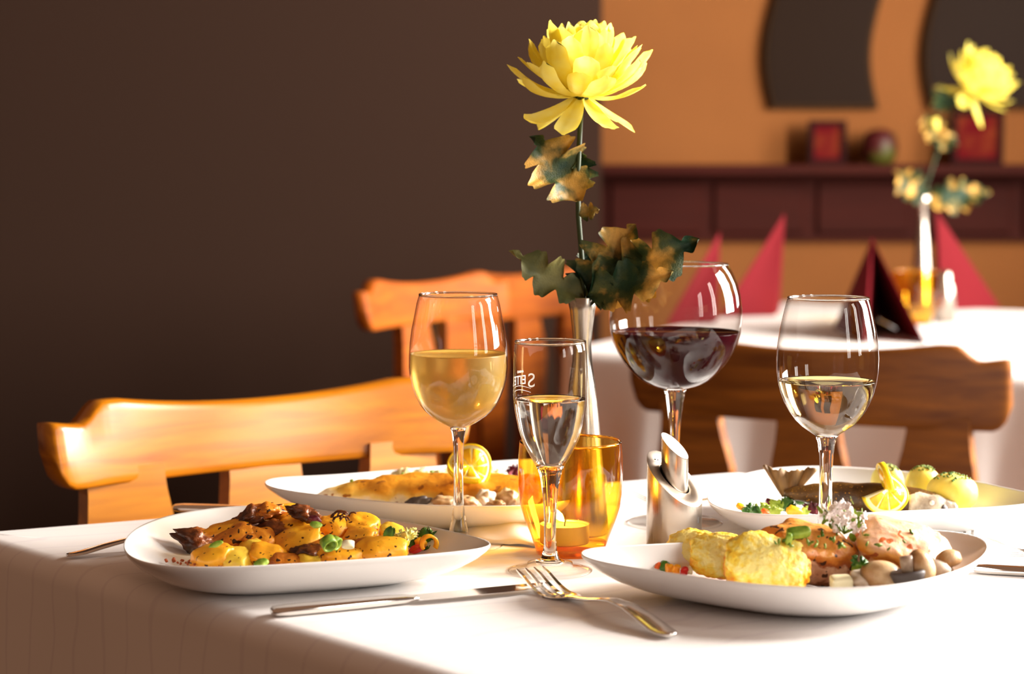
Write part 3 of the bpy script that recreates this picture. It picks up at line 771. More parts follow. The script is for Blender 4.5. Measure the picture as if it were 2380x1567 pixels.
Vb, Fb = cut_cyl(R1, g1, g2_, z1); Fb.append(tuple(range(0, 144, 2))[::-1])
mobj('tube', (Vb, Fb), M['brushed'], ps)
Vc = [Vector((R1*math.cos(2*pi*i/72), R1*math.sin(2*pi*i/72), z1+g1*R1*math.cos(2*pi*i/72)+g2_*R1*math.sin(2*pi*i/72))) for i in range(72)]
mobj('slanted_top', (Vc+[v*1.0+Vector((0, 0, 0.0003)) for v in Vc], [tuple(range(72, 144))]), M['brushed_face'], ps, smooth=False)
# far shaker
a = PD(2195, 765, 4.0)
o = mobj('salt_shaker', lathe([(0, 0), (.021, 0), (.021, .055), (.017, .075), (.012, .085), (.013, .095), (.008, .104), (0, .106)], 32), M['brushed'], loc=(a.x, 4.0, TZ))
tag(o, 'blurred silver shaker beside the far amber candle glass', 'shaker')

# ------------------------------------------------------------------ cutlery
def cut_mesh_fork(L_=0.185, head=0.062, hw=0.0125, lift=0.0085):
    # along +x: handle end at x=0, tine tips at x=L_
    def zc(x_):
        t = x_/L_
        hx = (x_-(L_-head))/head
        z = 0.0035+0.009*math.sin(pi*min(1, t/0.66))**2*0.9
        if hx > 0: z = 0.0035+(-0.0028*math.sin(pi*min(1, hx*1.2)))+lift*max(0, hx-0.30)**1.5*1.7
        if x_ < 0.02: z = 0.0028+(z-0.0028)*x_/0.02
        return max(z, 0.0013)
    rings = []
    xs_ = [0, .002, .006, .014, .03, .05, .07, .085, .100, .112, .118, .123, .128, .134, .140, .146]
    ws = [.0035, .0060, .0078, .0085, .0080, .0066, .0050, .0040, .0034, .0032, .0036, .0060, .0095, .0118, .0124, .0125]
    for x_, w_ in zip(xs_, ws):
        x_ *= L_/0.185; th = 0.0014 if x_ > .118 else 0.0020
        z = zc(x_); ring = []
        for k in range(12):
            a = 2*pi*k/12; dip = -0.0022*(1-(math.cos(a))**2)*smoothstep(.12, .14, x_)
            ring.append(Vector((x_, w_*math.cos(a), z+th*0.6*math.copysign(abs(math.sin(a))**0.7, math.sin(a))+dip)))
        rings.append(ring)
    body = loft(rings); parts = [body]
    x0 = xs_[-1]*L_/0.185-0.002
    for k in range(4):
        y0 = (-1.5+k)*0.0072; tr = []
        for q in range(9):
            t = q/8; x_ = x0+(L_-x0)*t; z = zc(x_)-0.0010*(1-t); w_ = 0.0017*(1-0.45*t) if q < 8 else 0.0005; th = 0.0009*(1-0.3*t)
            yy = y0*(1-0.04*t)
            tr.append([(x_, yy-w_, z-th), (x_, yy+w_, z-th), (x_, yy+w_, z+th), (x_, yy-w_, z+th)])
        parts.append(loft(tr))
    return body, parts[1:]
fork_me, tine_me = cut_mesh_fork()
def fork(handle, tip, label, L_=None):
    a = Vector(handle); b = Vector(tip); L0 = L_ or (b-a).length; yaw = math.atan2(b.y-a.y, b.x-a.x)
    r = empty('fork', (a.x, a.y, TZ+0.0002), yaw); tag(r, label, 'fork'); s = L0/0.185; r.scale = (s, max(s, .9), max(s, .9))
    mobj('handle', fork_me, M['steel'], r)
    for t in tine_me: mobj('tine', t, M['steel'], r, smooth=False)
    return r
def knife(handle, tip, label, L_=None):
    a = Vector(handle); b = Vector(tip); L0 = L_ or (b-a).length; yaw = math.atan2(b.y-a.y, b.x-a.x)
    r = empty('knife', (a.x, a.y, TZ+0.0002), yaw); tag(r, label, 'knife'); r.scale = (L0/0.21, 1, 1)
    rings = []
    for x_, w_, th in [(0, .004, .0020), (.002, .0065, .0030), (.01, .0080, .0034), (.04, .0080, .0034), (.08, .0068, .0032), (.098, .0060, .0028), (.104, .0050, .0020), (.108, .0048, .0016)]:
        rings.append([Vector((x_, w_*math.copysign(abs(math.cos(a_))**.6, math.cos(a_)), .0036+th*math.copysign(abs(math.sin(a_))**.6, math.sin(a_)))) for a_ in [2*pi*k/16 for k in range(16)]])
    mobj('handle', loft(rings), M['steel'], r)
    rg = []
    for x_, y0, y1 in [(.106, -.0050, .0050), (.112, -.0085, .0055), (.13, -.0098, .0060), (.17, -.0098, .0062), (.19, -.0082, .0062), (.203, -.0030, .0060), (.210, .0045, .0052)]:
        rg.append([(x_, y0, .0034), (x_, y1, .0024), (x_, y1+.0004, .0036), (x_, y1, .0048), (x_, y0, .0038)])
    mobj('blade', loft(rg), M['steel'], r, smooth=False)
    return r
fork(P(1560, 1487), Vector((0.0130, 1.436, TZ)), 'steel fork lying tines up in front of the flute, handle towards the front')
knife(P(632, 1434), P(1268, 1373), 'steel table knife lying in front of the potato plate, tip under the fork')
fork(P(156, 1299), P(156, 1299)+Vector((0.157, 0.085, 0)), 'fork handle sticking out left from under the potato plate')
knife(P(404, 1189), P(404, 1189)+Vector((0.20, -0.035, 0)), 'knife handle end at the back edge of the table behind the potato plate', 0.20)
fork(P(1452, 1168)+Vector((0.150, -0.042, 0)), P(1452, 1168), 'fork between candle glass and shakers, half hidden behind the steel shakers')
fork(P(2345, 1297)+Vector((0.14, 0.03, 0)), P(2303, 1288), 'fork tines pointing left at the right edge of the photo beside the medallion plate')
knife(P(2262, 1332), P(2262, 1332)+Vector((0.2, -0.055, 0)), 'patterned knife handle right of the medallion plate, running out of the photo', 0.21)
fork(P(2236, 1243)+Vector((-0.045, -0.135, 0)), P(2236, 1243), 'fork tine tips just showing behind the right rim of the medallion plate', 0.15)

# soft white napkin between plate and flute
def nap(u, v):
    a = P(1085, 1262); b = P(1262, 1275); c_ = P(1095, 1218); d_ = P(1290, 1222)
    p = a.lerp(b, u).lerp(c_.lerp(d_, u), v)
    h = 0.012*math.sin(pi*min(1, v*1.1))**0.7*math.sin(pi*(0.12+u*0.8))**0.8+0.0010*math.sin(u*11+v*5)
    return Vector((p.x, p.y, TZ+0.0012+max(0, h)))
# built in local coordinates
na = P(1175, 1245)
NV = [p-na for p in grid(36, 24, nap)[0]]; NF = grid(36, 24, nap)[1]
o = mobj('cloth_napkin', (NV, NF), M['cloth2'], loc=na); solid(o, 0.0009, 1); tag(o, 'soft white napkin rumpled between the potato plate and the candle glass', 'napkin')

# burgundy napkins on the far table
def red_napkin(apex, pts, label, Y):
    A = PD(apex[0], apex[1], Y); B = [Vector(P(x_, y_)) for x_, y_ in pts]
    c = sum(B, Vector())/len(B); c.z = TZ
    V = [A-c]+[b-c+Vector((0, 0, 0.001)) for b in B]
    # subdivide each triangular fold for a soft bow
    VV, FF = [], []
    for i in range(len(B)-1):
        n0 = len(VV); m = 8
        for r_ in range(m+1):
            for k in range(r_+1):
                t = r_/m; s = k/r_ if r_ else 0
                p = V[0].lerp(V[1+i].lerp(V[2+i], s), t)
                nn = (V[1+i]-V[0]).cross(V[2+i]-V[0]).normalized()
                p = p+nn*0.004*math.sin(pi*t)*math.sin(pi*s)
                VV.append(p)
        idx = lambda r_, k: n0+r_*(r_+1)//2+k
        for r_ in range(m):
            for k in range(r_+1):
                FF.append((idx(r_, k), idx(r_+1, k), idx(r_+1, k+1)))
                if k < r_: FF.append((idx(r_, k), idx(r_+1, k+1), idx(r_, k+1)))
    o = mobj('folded_napkin', (VV, FF), M['napkin_red'], loc=c, smooth=False); solid(o, 0.0016, 0)
    tag(o, label, 'napkin', 'burgundy napkins folded into pointed cones')
red_napkin((2027, 555), [(1938, 765), (2010, 798), (2042, 742), (2150, 800), (2085, 772)], 'burgundy cone napkin nearest the brown chair, with a dark centre fold', 3.66)
red_napkin((1823, 497), [(1812, 722), (1800, 735), (1672, 738), (1700, 722)], 'burgundy cone napkin right behind the rim of the red wine glass', 4.2)
red_napkin((1673, 540), [(1668, 742), (1660, 752), (1548, 756), (1580, 744)], 'small burgundy napkin point behind the leaves, seen through the red wine glass', 4.0)
red_napkin((2176, 490), [(2172, 712), (2190, 722), (2324, 716), (2290, 706)], 'burgundy cone napkin right of the far steel vase', 4.35)
# ------------------------------------------------------------------ food materials
def mat_z(name, stops, z0, z1, nz=0.5, nscale=60, rough=0.5, bump=0.4, bscale=250, speck=None, sscale=220, sth=0.66, sss=0.15, axis='Z', spec=0.5):
    m, nt, b = nm(name); N, L = nt.nodes, nt.links
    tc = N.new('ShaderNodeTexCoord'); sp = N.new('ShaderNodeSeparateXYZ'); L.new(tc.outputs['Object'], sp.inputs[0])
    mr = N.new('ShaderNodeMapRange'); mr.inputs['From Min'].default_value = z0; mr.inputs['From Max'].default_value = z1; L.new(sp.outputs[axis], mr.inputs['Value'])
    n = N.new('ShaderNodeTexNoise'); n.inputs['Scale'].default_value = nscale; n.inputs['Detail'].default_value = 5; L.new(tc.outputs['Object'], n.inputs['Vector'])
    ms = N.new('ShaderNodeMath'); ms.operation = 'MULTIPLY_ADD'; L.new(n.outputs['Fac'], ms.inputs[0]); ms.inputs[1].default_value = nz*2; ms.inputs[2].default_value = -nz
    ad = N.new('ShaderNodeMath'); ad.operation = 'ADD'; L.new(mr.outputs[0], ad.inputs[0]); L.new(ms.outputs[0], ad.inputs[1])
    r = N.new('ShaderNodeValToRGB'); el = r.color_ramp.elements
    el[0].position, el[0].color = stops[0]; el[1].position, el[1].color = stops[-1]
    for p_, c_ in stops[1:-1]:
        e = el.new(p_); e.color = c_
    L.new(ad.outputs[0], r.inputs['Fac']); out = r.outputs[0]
    if speck is not None:
        v = N.new('ShaderNodeTexNoise'); v.inputs['Scale'].default_value = sscale; v.inputs['Detail'].default_value = 1; L.new(tc.outputs['Object'], v.inputs['Vector'])
        r2 = N.new('ShaderNodeValToRGB'); r2.color_ramp.elements[0].position = sth; r2.color_ramp.elements[1].position = sth+0.03; L.new(v.outputs['Fac'], r2.inputs['Fac'])
        mx = N.new('ShaderNodeMix'); mx.data_type = 'RGBA'; L.new(r2.outputs[0], mx.inputs['Factor']); L.new(out, mx.inputs['A']); mx.inputs['B'].default_value = speck; out = mx.outputs['Result']
    L.new(out, b.inputs['Base Color']); b.inputs['Roughness'].default_value = rough; b.inputs['Specular IOR Level'].default_value = spec
    if sss: b.inputs['Subsurface Weight'].default_value = sss; b.inputs['Subsurface Radius'].default_value = (0.006, 0.004, 0.002); b.inputs['Subsurface Scale'].default_value = 1
    n2 = N.new('ShaderNodeTexNoise'); n2.inputs['Scale'].default_value = bscale; n2.inputs['Detail'].default_value = 4; L.new(tc.outputs['Object'], n2.inputs['Vector'])
    bp = N.new('ShaderNodeBump'); bp.inputs['Strength'].default_value = bump; bp.inputs['Distance'].default_value = 0.0015; L.new(n2.outputs['Fac'], bp.inputs['Height']); L.new(bp.outputs[0], b.inputs['Normal'])
    return m
S = srgb
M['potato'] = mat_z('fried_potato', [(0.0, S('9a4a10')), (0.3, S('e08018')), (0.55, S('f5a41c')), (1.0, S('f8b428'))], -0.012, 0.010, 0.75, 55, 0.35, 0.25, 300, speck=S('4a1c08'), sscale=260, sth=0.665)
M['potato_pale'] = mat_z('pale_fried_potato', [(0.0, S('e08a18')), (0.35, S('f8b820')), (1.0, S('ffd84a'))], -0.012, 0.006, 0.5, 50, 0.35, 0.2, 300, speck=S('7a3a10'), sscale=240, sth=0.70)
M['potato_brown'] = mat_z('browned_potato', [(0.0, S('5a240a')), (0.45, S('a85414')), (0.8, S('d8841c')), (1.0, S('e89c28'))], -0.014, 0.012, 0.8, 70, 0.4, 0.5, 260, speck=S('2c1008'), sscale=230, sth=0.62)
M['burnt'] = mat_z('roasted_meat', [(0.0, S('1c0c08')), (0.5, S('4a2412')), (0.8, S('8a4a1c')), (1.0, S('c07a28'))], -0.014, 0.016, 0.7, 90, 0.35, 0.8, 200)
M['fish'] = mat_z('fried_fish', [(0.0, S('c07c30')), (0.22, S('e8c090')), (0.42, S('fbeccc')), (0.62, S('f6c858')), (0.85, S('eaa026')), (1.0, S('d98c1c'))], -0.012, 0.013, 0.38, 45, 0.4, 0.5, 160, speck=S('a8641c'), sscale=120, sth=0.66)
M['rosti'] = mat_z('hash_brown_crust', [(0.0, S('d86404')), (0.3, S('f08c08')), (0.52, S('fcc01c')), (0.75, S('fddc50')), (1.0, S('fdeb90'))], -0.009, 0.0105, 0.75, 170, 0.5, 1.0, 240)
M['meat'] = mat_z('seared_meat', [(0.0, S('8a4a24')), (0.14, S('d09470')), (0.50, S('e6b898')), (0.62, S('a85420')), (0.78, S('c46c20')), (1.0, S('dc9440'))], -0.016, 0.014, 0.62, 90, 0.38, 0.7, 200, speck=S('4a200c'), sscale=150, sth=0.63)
M['meat_pale'] = mat_z('lightly_seared_meat', [(0.0, S('a86c44')), (0.2, S('dcb49a')), (0.45, S('eecab0')), (0.60, S('e08820')), (0.78, S('f0b058')), (1.0, S('e8b898'))], -0.016, 0.013, 0.32, 60, 0.38, 0.6, 200, speck=S('b85a20'), sscale=110, sth=0.64)
M['mushroom'] = mat_z('mushroom', [(0.0, S('8c7462')), (0.4, S('c8b096')), (1.0, S('f0e4d4'))], -0.008, 0.008, 0.6, 90, 0.4, 0.2, 200)
M['mushroom_brown'] = mat_z('browned_mushroom', [(0.0, S('6a4c34')), (0.5, S('b88a58')), (1.0, S('e8cca0'))], -0.008, 0.008, 0.6, 90, 0.35, 0.3, 200)
M['gill'] = mat('mushroom_gills', S('5a5250'), 0.5)
M['mash'] = mat('mashed_potato', S('fdf3b8'), 0.6, bump=0.4, bscale=120, sss=0.2)
M['boiled'] = mat('boiled_potato', S('fff08a'), 0.45, col2=S('ffe860'), nscale=30, bump=0.05, bscale=80, sss=0.3)
M['parsley'] = mat('chopped_parsley', S('3c6a14'), 0.5, col2=S('7a8a1c'), nscale=150)
M['salad_dark'] = mat('dark_salad', S('1e4a10'), 0.35, col2=S('4c7a1c'), nscale=90)
M['salad_light'] = mat('light_salad', S('8aa82c'), 0.4, col2=S('c8d858'), nscale=80)
M['frisee'] = mat('pale_frisee', S('f8f4a8'), 0.45, col2=S('e0e070'), nscale=90, sss=0.2)
M['salad_red'] = mat('radicchio', S('4a1020'), 0.35, col2=S('7a1c2c'), nscale=80)
M['pepper_yellow'] = mat('yellow_pepper', S('ffc81c'), 0.3, col2=S('ff9c1c'), nscale=60, sss=0.2)
M['pepper_red'] = mat('red_pepper', S('c8241c'), 0.3, sss=0.1)
M['carrot'] = mat('carrot', S('f0641c'), 0.4)
M['leek'] = mat('green_leek', S('5c8c1c'), 0.4, col2=S('a8c04c'), nscale=120)
M['leek_white'] = mat('white_leek', S('f8f0c8'), 0.4)
M['crumb'] = mat('brown_crumb', S('a04818'), 0.6)
M['trout'] = mat('trout_skin', S('3a2410'), 0.28, col2=S('6a4a20'), nscale=60, speck=S('d89a30'), sscale=650, sth=0.66, bump=0.3, bscale=400)
M['trout_head'] = mat('trout_head_skin', S('8a7a68'), 0.35, col2=S('e8d8c0'), nscale=70, bump=0.4, bscale=200)
M['tail'] = mat('tail_fin', S('4a3018'), 0.7, col2=S('a07c4c'), nscale=70, bump=0.6, bscale=180, mapscale=(1, 1, .3))
M['lemon_rind'] = mat('lemon_rind', S('ffd818'), 0.35, bump=0.2, bscale=700)
M['lemon_pith'] = mat('lemon_pith', S('fdf6c8'), 0.5, sss=0.2)
M['lemon_flesh'] = mat('lemon_flesh', S('fcd428'), 0.2, col2=S('f0b020'), nscale=150, sss=0.3)
M['blossom'] = mat('white_pink_blossom', S('f8ece8'), 0.6)
M['thyme'] = mat('thyme_leaf', S('5a7a1c'), 0.5, col2=S('8aa02c'), nscale=150)

def item(name, vf, m, pos, rot, label, cat, group=None, smooth=True):
    o = mobj(name, vf, m, None, smooth=smooth, loc=pos, rot=rot); tag(o, label, cat, group); return o
D_ = math.radians

# ------------------------------------------------------------------ front left plate: sauteed potatoes
SA = 3170.0
def hA(py): return 0.0205+(1293-py)*0.00021
potatoes = [  # px, py, half w, half h, roll, tilt, kind, label
 (494, 1297, 52, 27, 14, 25, 'potato', 'speckled fried potato slice at the front left corner of the potato pile'),
 (549, 1303, 36, 24, 6, 20, 'potato_pale', 'bright yellow fried potato piece at the front edge of the pile'),
 (588, 1280, 32, 19, 20, 30, 'potato_pale', 'small yellow fried potato resting above the bright front piece'),
 (625, 1294, 46, 23, -14, 25, 'potato', 'fried potato slice above the green leek at the front rim'),
 (664, 1305, 44, 15, -8, 15, 'potato_brown', 'brown-crusted potato slice low at the front rim'),
 (690, 1262, 66, 25, 22, 30, 'potato', 'long curved potato slice rising to the right in the middle of the pile'),
 (604, 1255, 42, 25, -8, 20, 'potato_brown', 'reddish-brown potato lump left of the long curved slice'),
 (542, 1252, 56, 22, 24, 20, 'potato_brown', 'browned slanting potato slice right of the dark meat tip'),
 (532, 1229, 60, 16, 12, 10, 'potato', 'glossy yellow strip of potato at the back left of the pile'),
 (672, 1204, 62, 28, 4, 15, 'potato', 'large golden potato slice on top of the pile'),
 (700, 1226, 56, 20, -12, 25, 'potato', 'orange potato slice just below the top piece'),
 (778, 1226, 42, 22, -10, 25, 'potato', 'round golden potato slice right of the purple onion'),
 (838, 1221, 42, 21, -14, 20, 'potato', 'fried potato slice with brown edge at the back right of the pile'),
 (836, 1251, 44, 20, 4, 20, 'potato', 'thick potato slice behind the white leek ring'),
 (800, 1290, 66, 17, -3, 12, 'potato', 'long flat potato slice along the front rim right of centre'),
 (893, 1277, 62, 28, -4, 25, 'potato', 'big half-round potato slice at the right end of the pile'),
 (727, 1301, 34, 12, -8, 12, 'potato_pale', 'thin potato edge in front of the dark hollow at the front rim'),
 (911, 1236, 30, 15, -10, 20, 'potato_pale', 'yellow potato piece behind the small dark salad leaf'),
 (850, 1275, 40, 20, 0, 15, 'potato_brown', 'brown potato slice tucked behind the half-round slice'),
 (632, 1232, 46, 22, 6, 10, 'burnt', 'dark crusted meat in the hollow under the top potato'),
 (757, 1272, 46, 20, 0, 10, 'potato_brown', 'shaded brown potato slice under the green leek ring'),
 (722, 1282, 38, 17, 0, 10, 'burnt', 'dark meat morsel in the hollow behind the front rim'),
 (570, 1218, 40, 18, 10, 10, 'burnt', 'roasted meat strip behind the slanting potato slice'),
]
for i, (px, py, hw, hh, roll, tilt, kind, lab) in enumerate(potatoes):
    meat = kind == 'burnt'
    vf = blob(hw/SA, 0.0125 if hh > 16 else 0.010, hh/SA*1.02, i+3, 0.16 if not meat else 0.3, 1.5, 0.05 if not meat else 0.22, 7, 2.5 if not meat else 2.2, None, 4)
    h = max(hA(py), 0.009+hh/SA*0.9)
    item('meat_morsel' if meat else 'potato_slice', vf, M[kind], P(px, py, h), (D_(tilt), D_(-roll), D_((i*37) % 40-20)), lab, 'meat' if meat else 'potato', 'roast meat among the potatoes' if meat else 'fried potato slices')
# dark pointed meat pieces
def pointed(rx, rz, seed, ry=0.012):
    v, f = blob(1, 1, 1, seed, 0.30, 1.7, 0.20, 6, 2.0, None, 4)
    out = []
    for p in v:
        k = 1-0.45*max(0, -p.x); out.append(Vector((p.x*rx*(1.15 if p.x < 0 else 1), p.y*ry*k, p.z*rz*k)))
    return out, f
item('meat_morsel', pointed(0.0135, 0.0085, 3), M['burnt'], P(452, 1254, 0.021), (D_(20), D_(18), 0.1), 'dark charred meat tip pointing left on the potato plate', 'meat', 'roast meat among the potatoes')
item('meat_morsel', pointed(0.0100, 0.0066, 5), M['burnt'], P(586, 1199, 0.043), (0.2, -0.3, 0.3), 'dark glossy meat knob at the back left top of the pile', 'meat', 'roast meat among the potatoes')
item('meat_morsel', blob(0.012, 0.010, 0.005, 8, .3, 2, .2), M['potato_brown'], P(622, 1186, 0.047), (0.2, -0.1, 0), 'ridged brown meat slice behind the top potato', 'meat', 'roast meat among the potatoes')
item('meat_morsel', blob(0.012, 0.008, 0.005, 12, .3, 2, .25), M['burnt'], P(705, 1192, 0.047), (0.2, 0.25, 0), 'crusty meat crumb on top of the highest potato', 'meat', 'roast meat among the potatoes')
on = []
rnd = random.Random(4)
for k in range(12):
    c0 = Vector((rnd.uniform(-.008, .008), rnd.uniform(-.003, .003), rnd.uniform(-.002, .003))); a0 = rnd.uniform(0, 3); rr_ = rnd.uniform(.003, .006)
    on.append(tube([c0+Vector((math.cos(a0+t*.6)*rr_, math.sin(t)*.0015, abs(math.sin(a0+t*.6))*rr_)) for t in range(6)], 0.0006, 6))
item('fried_onion', join(*on), M['burnt'], P(800, 1209, 0.045), (0, 0, 0), 'tangle of dark fried onion threads on the back of the potato pile', 'onion')
def ring_vf(r, t, w_, n=28, open_=0.0):
    R_ = []
    for k in range(n):
        a = open_+(2*pi-2*open_)*k/(n-1 if open_ else n); ca, sa = math.cos(a), math.sin(a)
        R_.append([Vector((ca*(r-t), -w_, sa*(r-t))), Vector((ca*r, -w_, sa*r)), Vector((ca*r, w_, sa*r)), Vector((ca*(r-t), w_, sa*(r-t)))])
    if open_: return loft(R_)
    v, f = loft(R_, cap=False); m_ = (n-1)*4
    f += [(m_+i, m_+(i+1) % 4, (i+1) % 4, i) for i in range(4)]
    return v, f
item('leek_ring', ring_vf(.0058, .0012, .0035), M['leek'], P(764, 1263, .034), (D_(35), 0, D_(35)), 'green leek ring in the middle of the potatoes', 'leek', 'leek pieces on the potatoes')
item('leek_ring', ring_vf(.0050, .0012, .0030), M['leek'], P(779, 1262, .033), (D_(20), 0.1, D_(65)), 'second green leek ring leaning on the first one', 'leek', 'leek pieces on the potatoes')
item('leek_ring', ring_vf(.0046, .0012, .0022), M['leek_white'], P(809, 1266, .034), (D_(62), 0, 0), 'small white leek ring right of the green ones', 'leek', 'leek pieces on the potatoes')
item('leek_piece', blob(.0055, .003, .0016, 2, .1), M['leek'], P(502, 1265, .032), (0.5, -0.35, 0), 'flat green leek sliver above the front left potato', 'leek', 'leek pieces on the potatoes')
item('leek_piece', blob(.0045, .003, .0022, 3, .1), M['leek'], P(735, 1220, .046), (0.5, 0.2, 0), 'green leek bit beside the purple onion at the top', 'leek', 'leek pieces on the potatoes')
item('leek_piece', blob(.0055, .004, .0026, 4, .1), M['leek'], P(607, 1309, .026), (0.5, -0.3, 0), 'pale green leek bit at the front rim of the potato plate', 'leek', 'leek pieces on the potatoes')
item('onion_piece', blob(.0050, .003, .0030, 5, .2), M['salad_red'], P(732, 1208, .047), (0.5, 0.4, 0), 'purple onion piece on top of the potatoes', 'onion')

def frill(w_, h_, seed, ruffle=0.3, jag=0.25, nu=26, nv=16):
    rnd = random.Random(seed); ph = [rnd.uniform(0, 6) for _ in range(4)]
    def fn(u, v):
        s = (u-.5)*2; t = v
        env = (0.30+0.70*math.sin(pi*min(1, t*0.85+0.1)))*(1-jag*abs(math.sin(t*17+ph[0]))*abs(s)**2)
        tp = 1-jag*0.8*abs(math.sin(s*7+ph[1]))*t**3
        return Vector((s*w_*env, ruffle*w_*(math.sin(s*5+ph[2]+t*3)*0.5*t+math.sin(t*6+ph[3])*0.3*abs(s)), t*h_*tp-h_/2))
    return grid(nu, nv, fn)
def leafbit(m, px, py, h, w_, hh, seed, rot, label, group, cat='salad leaf', ruffle=.35, jag=.35):
    o = item('salad_leaf', frill(w_, hh, seed, ruffle, jag), M[m], P(px, py, h), rot, label, cat, group); solid(o, .0006); return o
G1 = 'salad beside the potatoes'
leafbit('salad_dark', 990, 1243, .028, .0075, .014, 1, (0.2, 0.2, 0), 'dark jagged salad leaf standing above the yellow pepper', G1)
leafbit('salad_dark', 1013, 1245, .026, .0050, .009, 2, (0.1, .7, .5), 'small dark curled leaf right of the tallest salad leaf', G1)
leafbit('salad_dark', 905, 1239, .036, .0045, .011, 3, (0.3, .5, .3), 'dark green leaf tip left of the pale frisee', G1, jag=.1)
leafbit('salad_light', 1036, 1262, .020, .0085, .012, 4, (0.6, .9, .2), 'light green leaf at the right end of the salad', G1)
leafbit('salad_dark', 1005, 1279, .017, .0125, .0095, 5, (-.1, -.2, .1), 'broad green jagged leaf at the front of the salad', G1)
leafbit('salad_dark', 1034, 1275, .016, .0080, .008, 6, (.5, .9, 0), 'thin dark leaf trailing right on the plate', G1)
leafbit('salad_dark', 962, 1262, .022, .0045, .010, 7, (.2, .6, .2), 'dark leaf shaded between frisee and pepper', G1, jag=.1)
for k, (px, py, h, w_) in enumerate([(925, 1250, .030, .007), (946, 1245, .032, .008), (938, 1262, .027, .007), (958, 1237, .032, .006)]):
    leafbit('frisee', px, py, h, w_, w_*1.5, 20+k, (.4, k*.6-.8, k*.5), ['pale frisee curl nearest the half-round potato', 'pale frisee curl at the middle of the salad', 'lowest pale frisee curl above the potato', 'pale frisee tip at the back of the salad'][k], G1, ruffle=.8, jag=.5)
item('pepper_strip', ring_vf(.0070, .0022, .0030, 24, .9), M['pepper_yellow'], P(997, 1264, .024), (D_(10), D_(90), 0.5), 'curved yellow pepper strip in the salad beside the potatoes', 'pepper')
item('pepper_strip', blob(.0065, .004, .0028, 21, .15), M['pepper_red'], P(969, 1276, .019), (.3, -.3, 0), 'small red pepper piece at the front of the salad', 'pepper')
item('pepper_strip', blob(.0048, .004, .0045, 22, .15), M['pepper_yellow'], P(978, 1262, .022), (.3, .5, 0), 'orange-yellow pepper chunk left of the curved strip', 'pepper')
rnd = random.Random(8)
cr0 = mobj('crumb', blob(.0009, .0009, .0007, 1, .4, 2, .3, sub=2), M['crumb'])
for k, (px, py) in enumerate([(406, 1240), (404, 1302), (413, 1308), (424, 1303), (432, 1308), (436, 1312), (441, 1306), (452, 1312), (446, 1283), (430, 1290), (414, 1292), (420, 1310), (466, 1312), (386, 1303)]):
    o = cr0 if k == 0 else dup(cr0)
    o.location = P(px, py, .0085 if py < 1295 else .016); o.rotation_euler = (k, k*2, k*3); s = rnd.uniform(.7, 1.7); o.scale = (s*1.3, s, s)
    tag(o, 'brown spice crumb scattered on the left of the potato plate', 'crumb', 'crumbs left of the potatoes')

# ------------------------------------------------------------------ lemon twist
def lemon(r, k, seg=9):
    def W(th, rho, dy):
        yw = k*smoothstep(-0.9, 0.9, th)
        x_ = -math.cos(th+pi)*rho*1.0; z_ = math.sin(th)*rho   # th: -pi left lip, -pi/2 bottom, 0 right, pi/2 top, pi left lip
        x_ = math.cos(th)*rho
        return Vector((x_*math.cos(yw)-dy*math.sin(yw), x_*math.sin(yw)+dy*math.cos(yw), z_))
    def sector(t0, t1, r0, r1, d, n=14, nr=4):
        R_ = []
        for i in range(n+1):
            t = t0+(t1-t0)*i/n
            R_.append([W(t, r0, -d), W(t, (r0+r1)/2, -d*1.15), W(t, r1, -d), W(t, r1, d), W(t, (r0+r1)/2, d*1.15), W(t, r0, d)])
        return loft(R_)
    rind = sector(-pi*.97, pi*.97, r*.93, r, .0024, 60)
    pith = sector(-pi*.97, pi*.97, .0005, r*.93, .0019, 60)
    fl_ = []
    for i in range(seg):
        a = -pi*.95+(2*pi*.95)*i/seg+.05; b = -pi*.95+(2*pi*.95)*(i+1)/seg-.05
        fl_.append(sector(a, b, r*.10, r*.80, .0024, 8))
    return rind, pith, join(*fl_)
def lemon_slice(pos, rot, r, k, label):
    e = empty('lemon_slice', pos); e.rotation_euler = rot; tag(e, label, 'lemon slice', 'twisted lemon slices')
    a, b, c = lemon(r, k)
    mobj('rind', a, M['lemon_rind'], e); mobj('pith', b, M['lemon_pith'], e); mobj('flesh', c, M['lemon_flesh'], e)
# ------------------------------------------------------------------ back left plate: fish fillet
def path_blob(pts, n=20, seed=0, amp=.10, fr=60, p=0.8):
    # pts: (Vector, half width y, half height z)
    rings = []; m = len(pts); K = (m-1)*5
    for k in range(K+1):
        t = k/5; i = min(int(t), m-2); f = t-i; f = f*f*(3-2*f)
        c = pts[i][0].lerp(pts[i+1][0], t-i); w_ = pts[i][1]+(pts[i+1][1]-pts[i][1])*f; h = pts[i][2]+(pts[i+1][2]-pts[i][2])*f
        ring = []
        for q in range(n):
            a = 2*pi*q/n; dx = Vector((0, math.copysign(abs(math.cos(a))**p, math.cos(a))*w_, math.copysign(abs(math.sin(a))**p, math.sin(a))*h))
            s = 1+amp*noise.noise((c+dx)*fr+Vector((seed, 0, 0)))*2
            ring.append(c+dx*s)
        rings.append(ring)
    return loft(rings)
fc = P(1010, 1143, .0225)
k = 1.76/FOC
fp = [(-275, -22, .003, .0015), (-240, -12, .010, .005), (-190, -5, .017, .008), (-120, 2, .021, .010), (-40, 3, .023, .0115), (60, 2, .024, .012), (150, 0, .023, .012), (230, 8, .019, .011), (285, 16, .010, .006), (300, 20, .003, .002)]
o = item('fish_fillet', path_blob([(Vector((x_*k, -x_*k*0.02, z_*k*0.6)), w_, h_) for x_, z_, w_, h_ in fp], 28, 3, .13, 90), M['fish'], fc, (D_(14), 0, D_(3)), 'long golden fried fish fillet on the back left plate', 'fish')
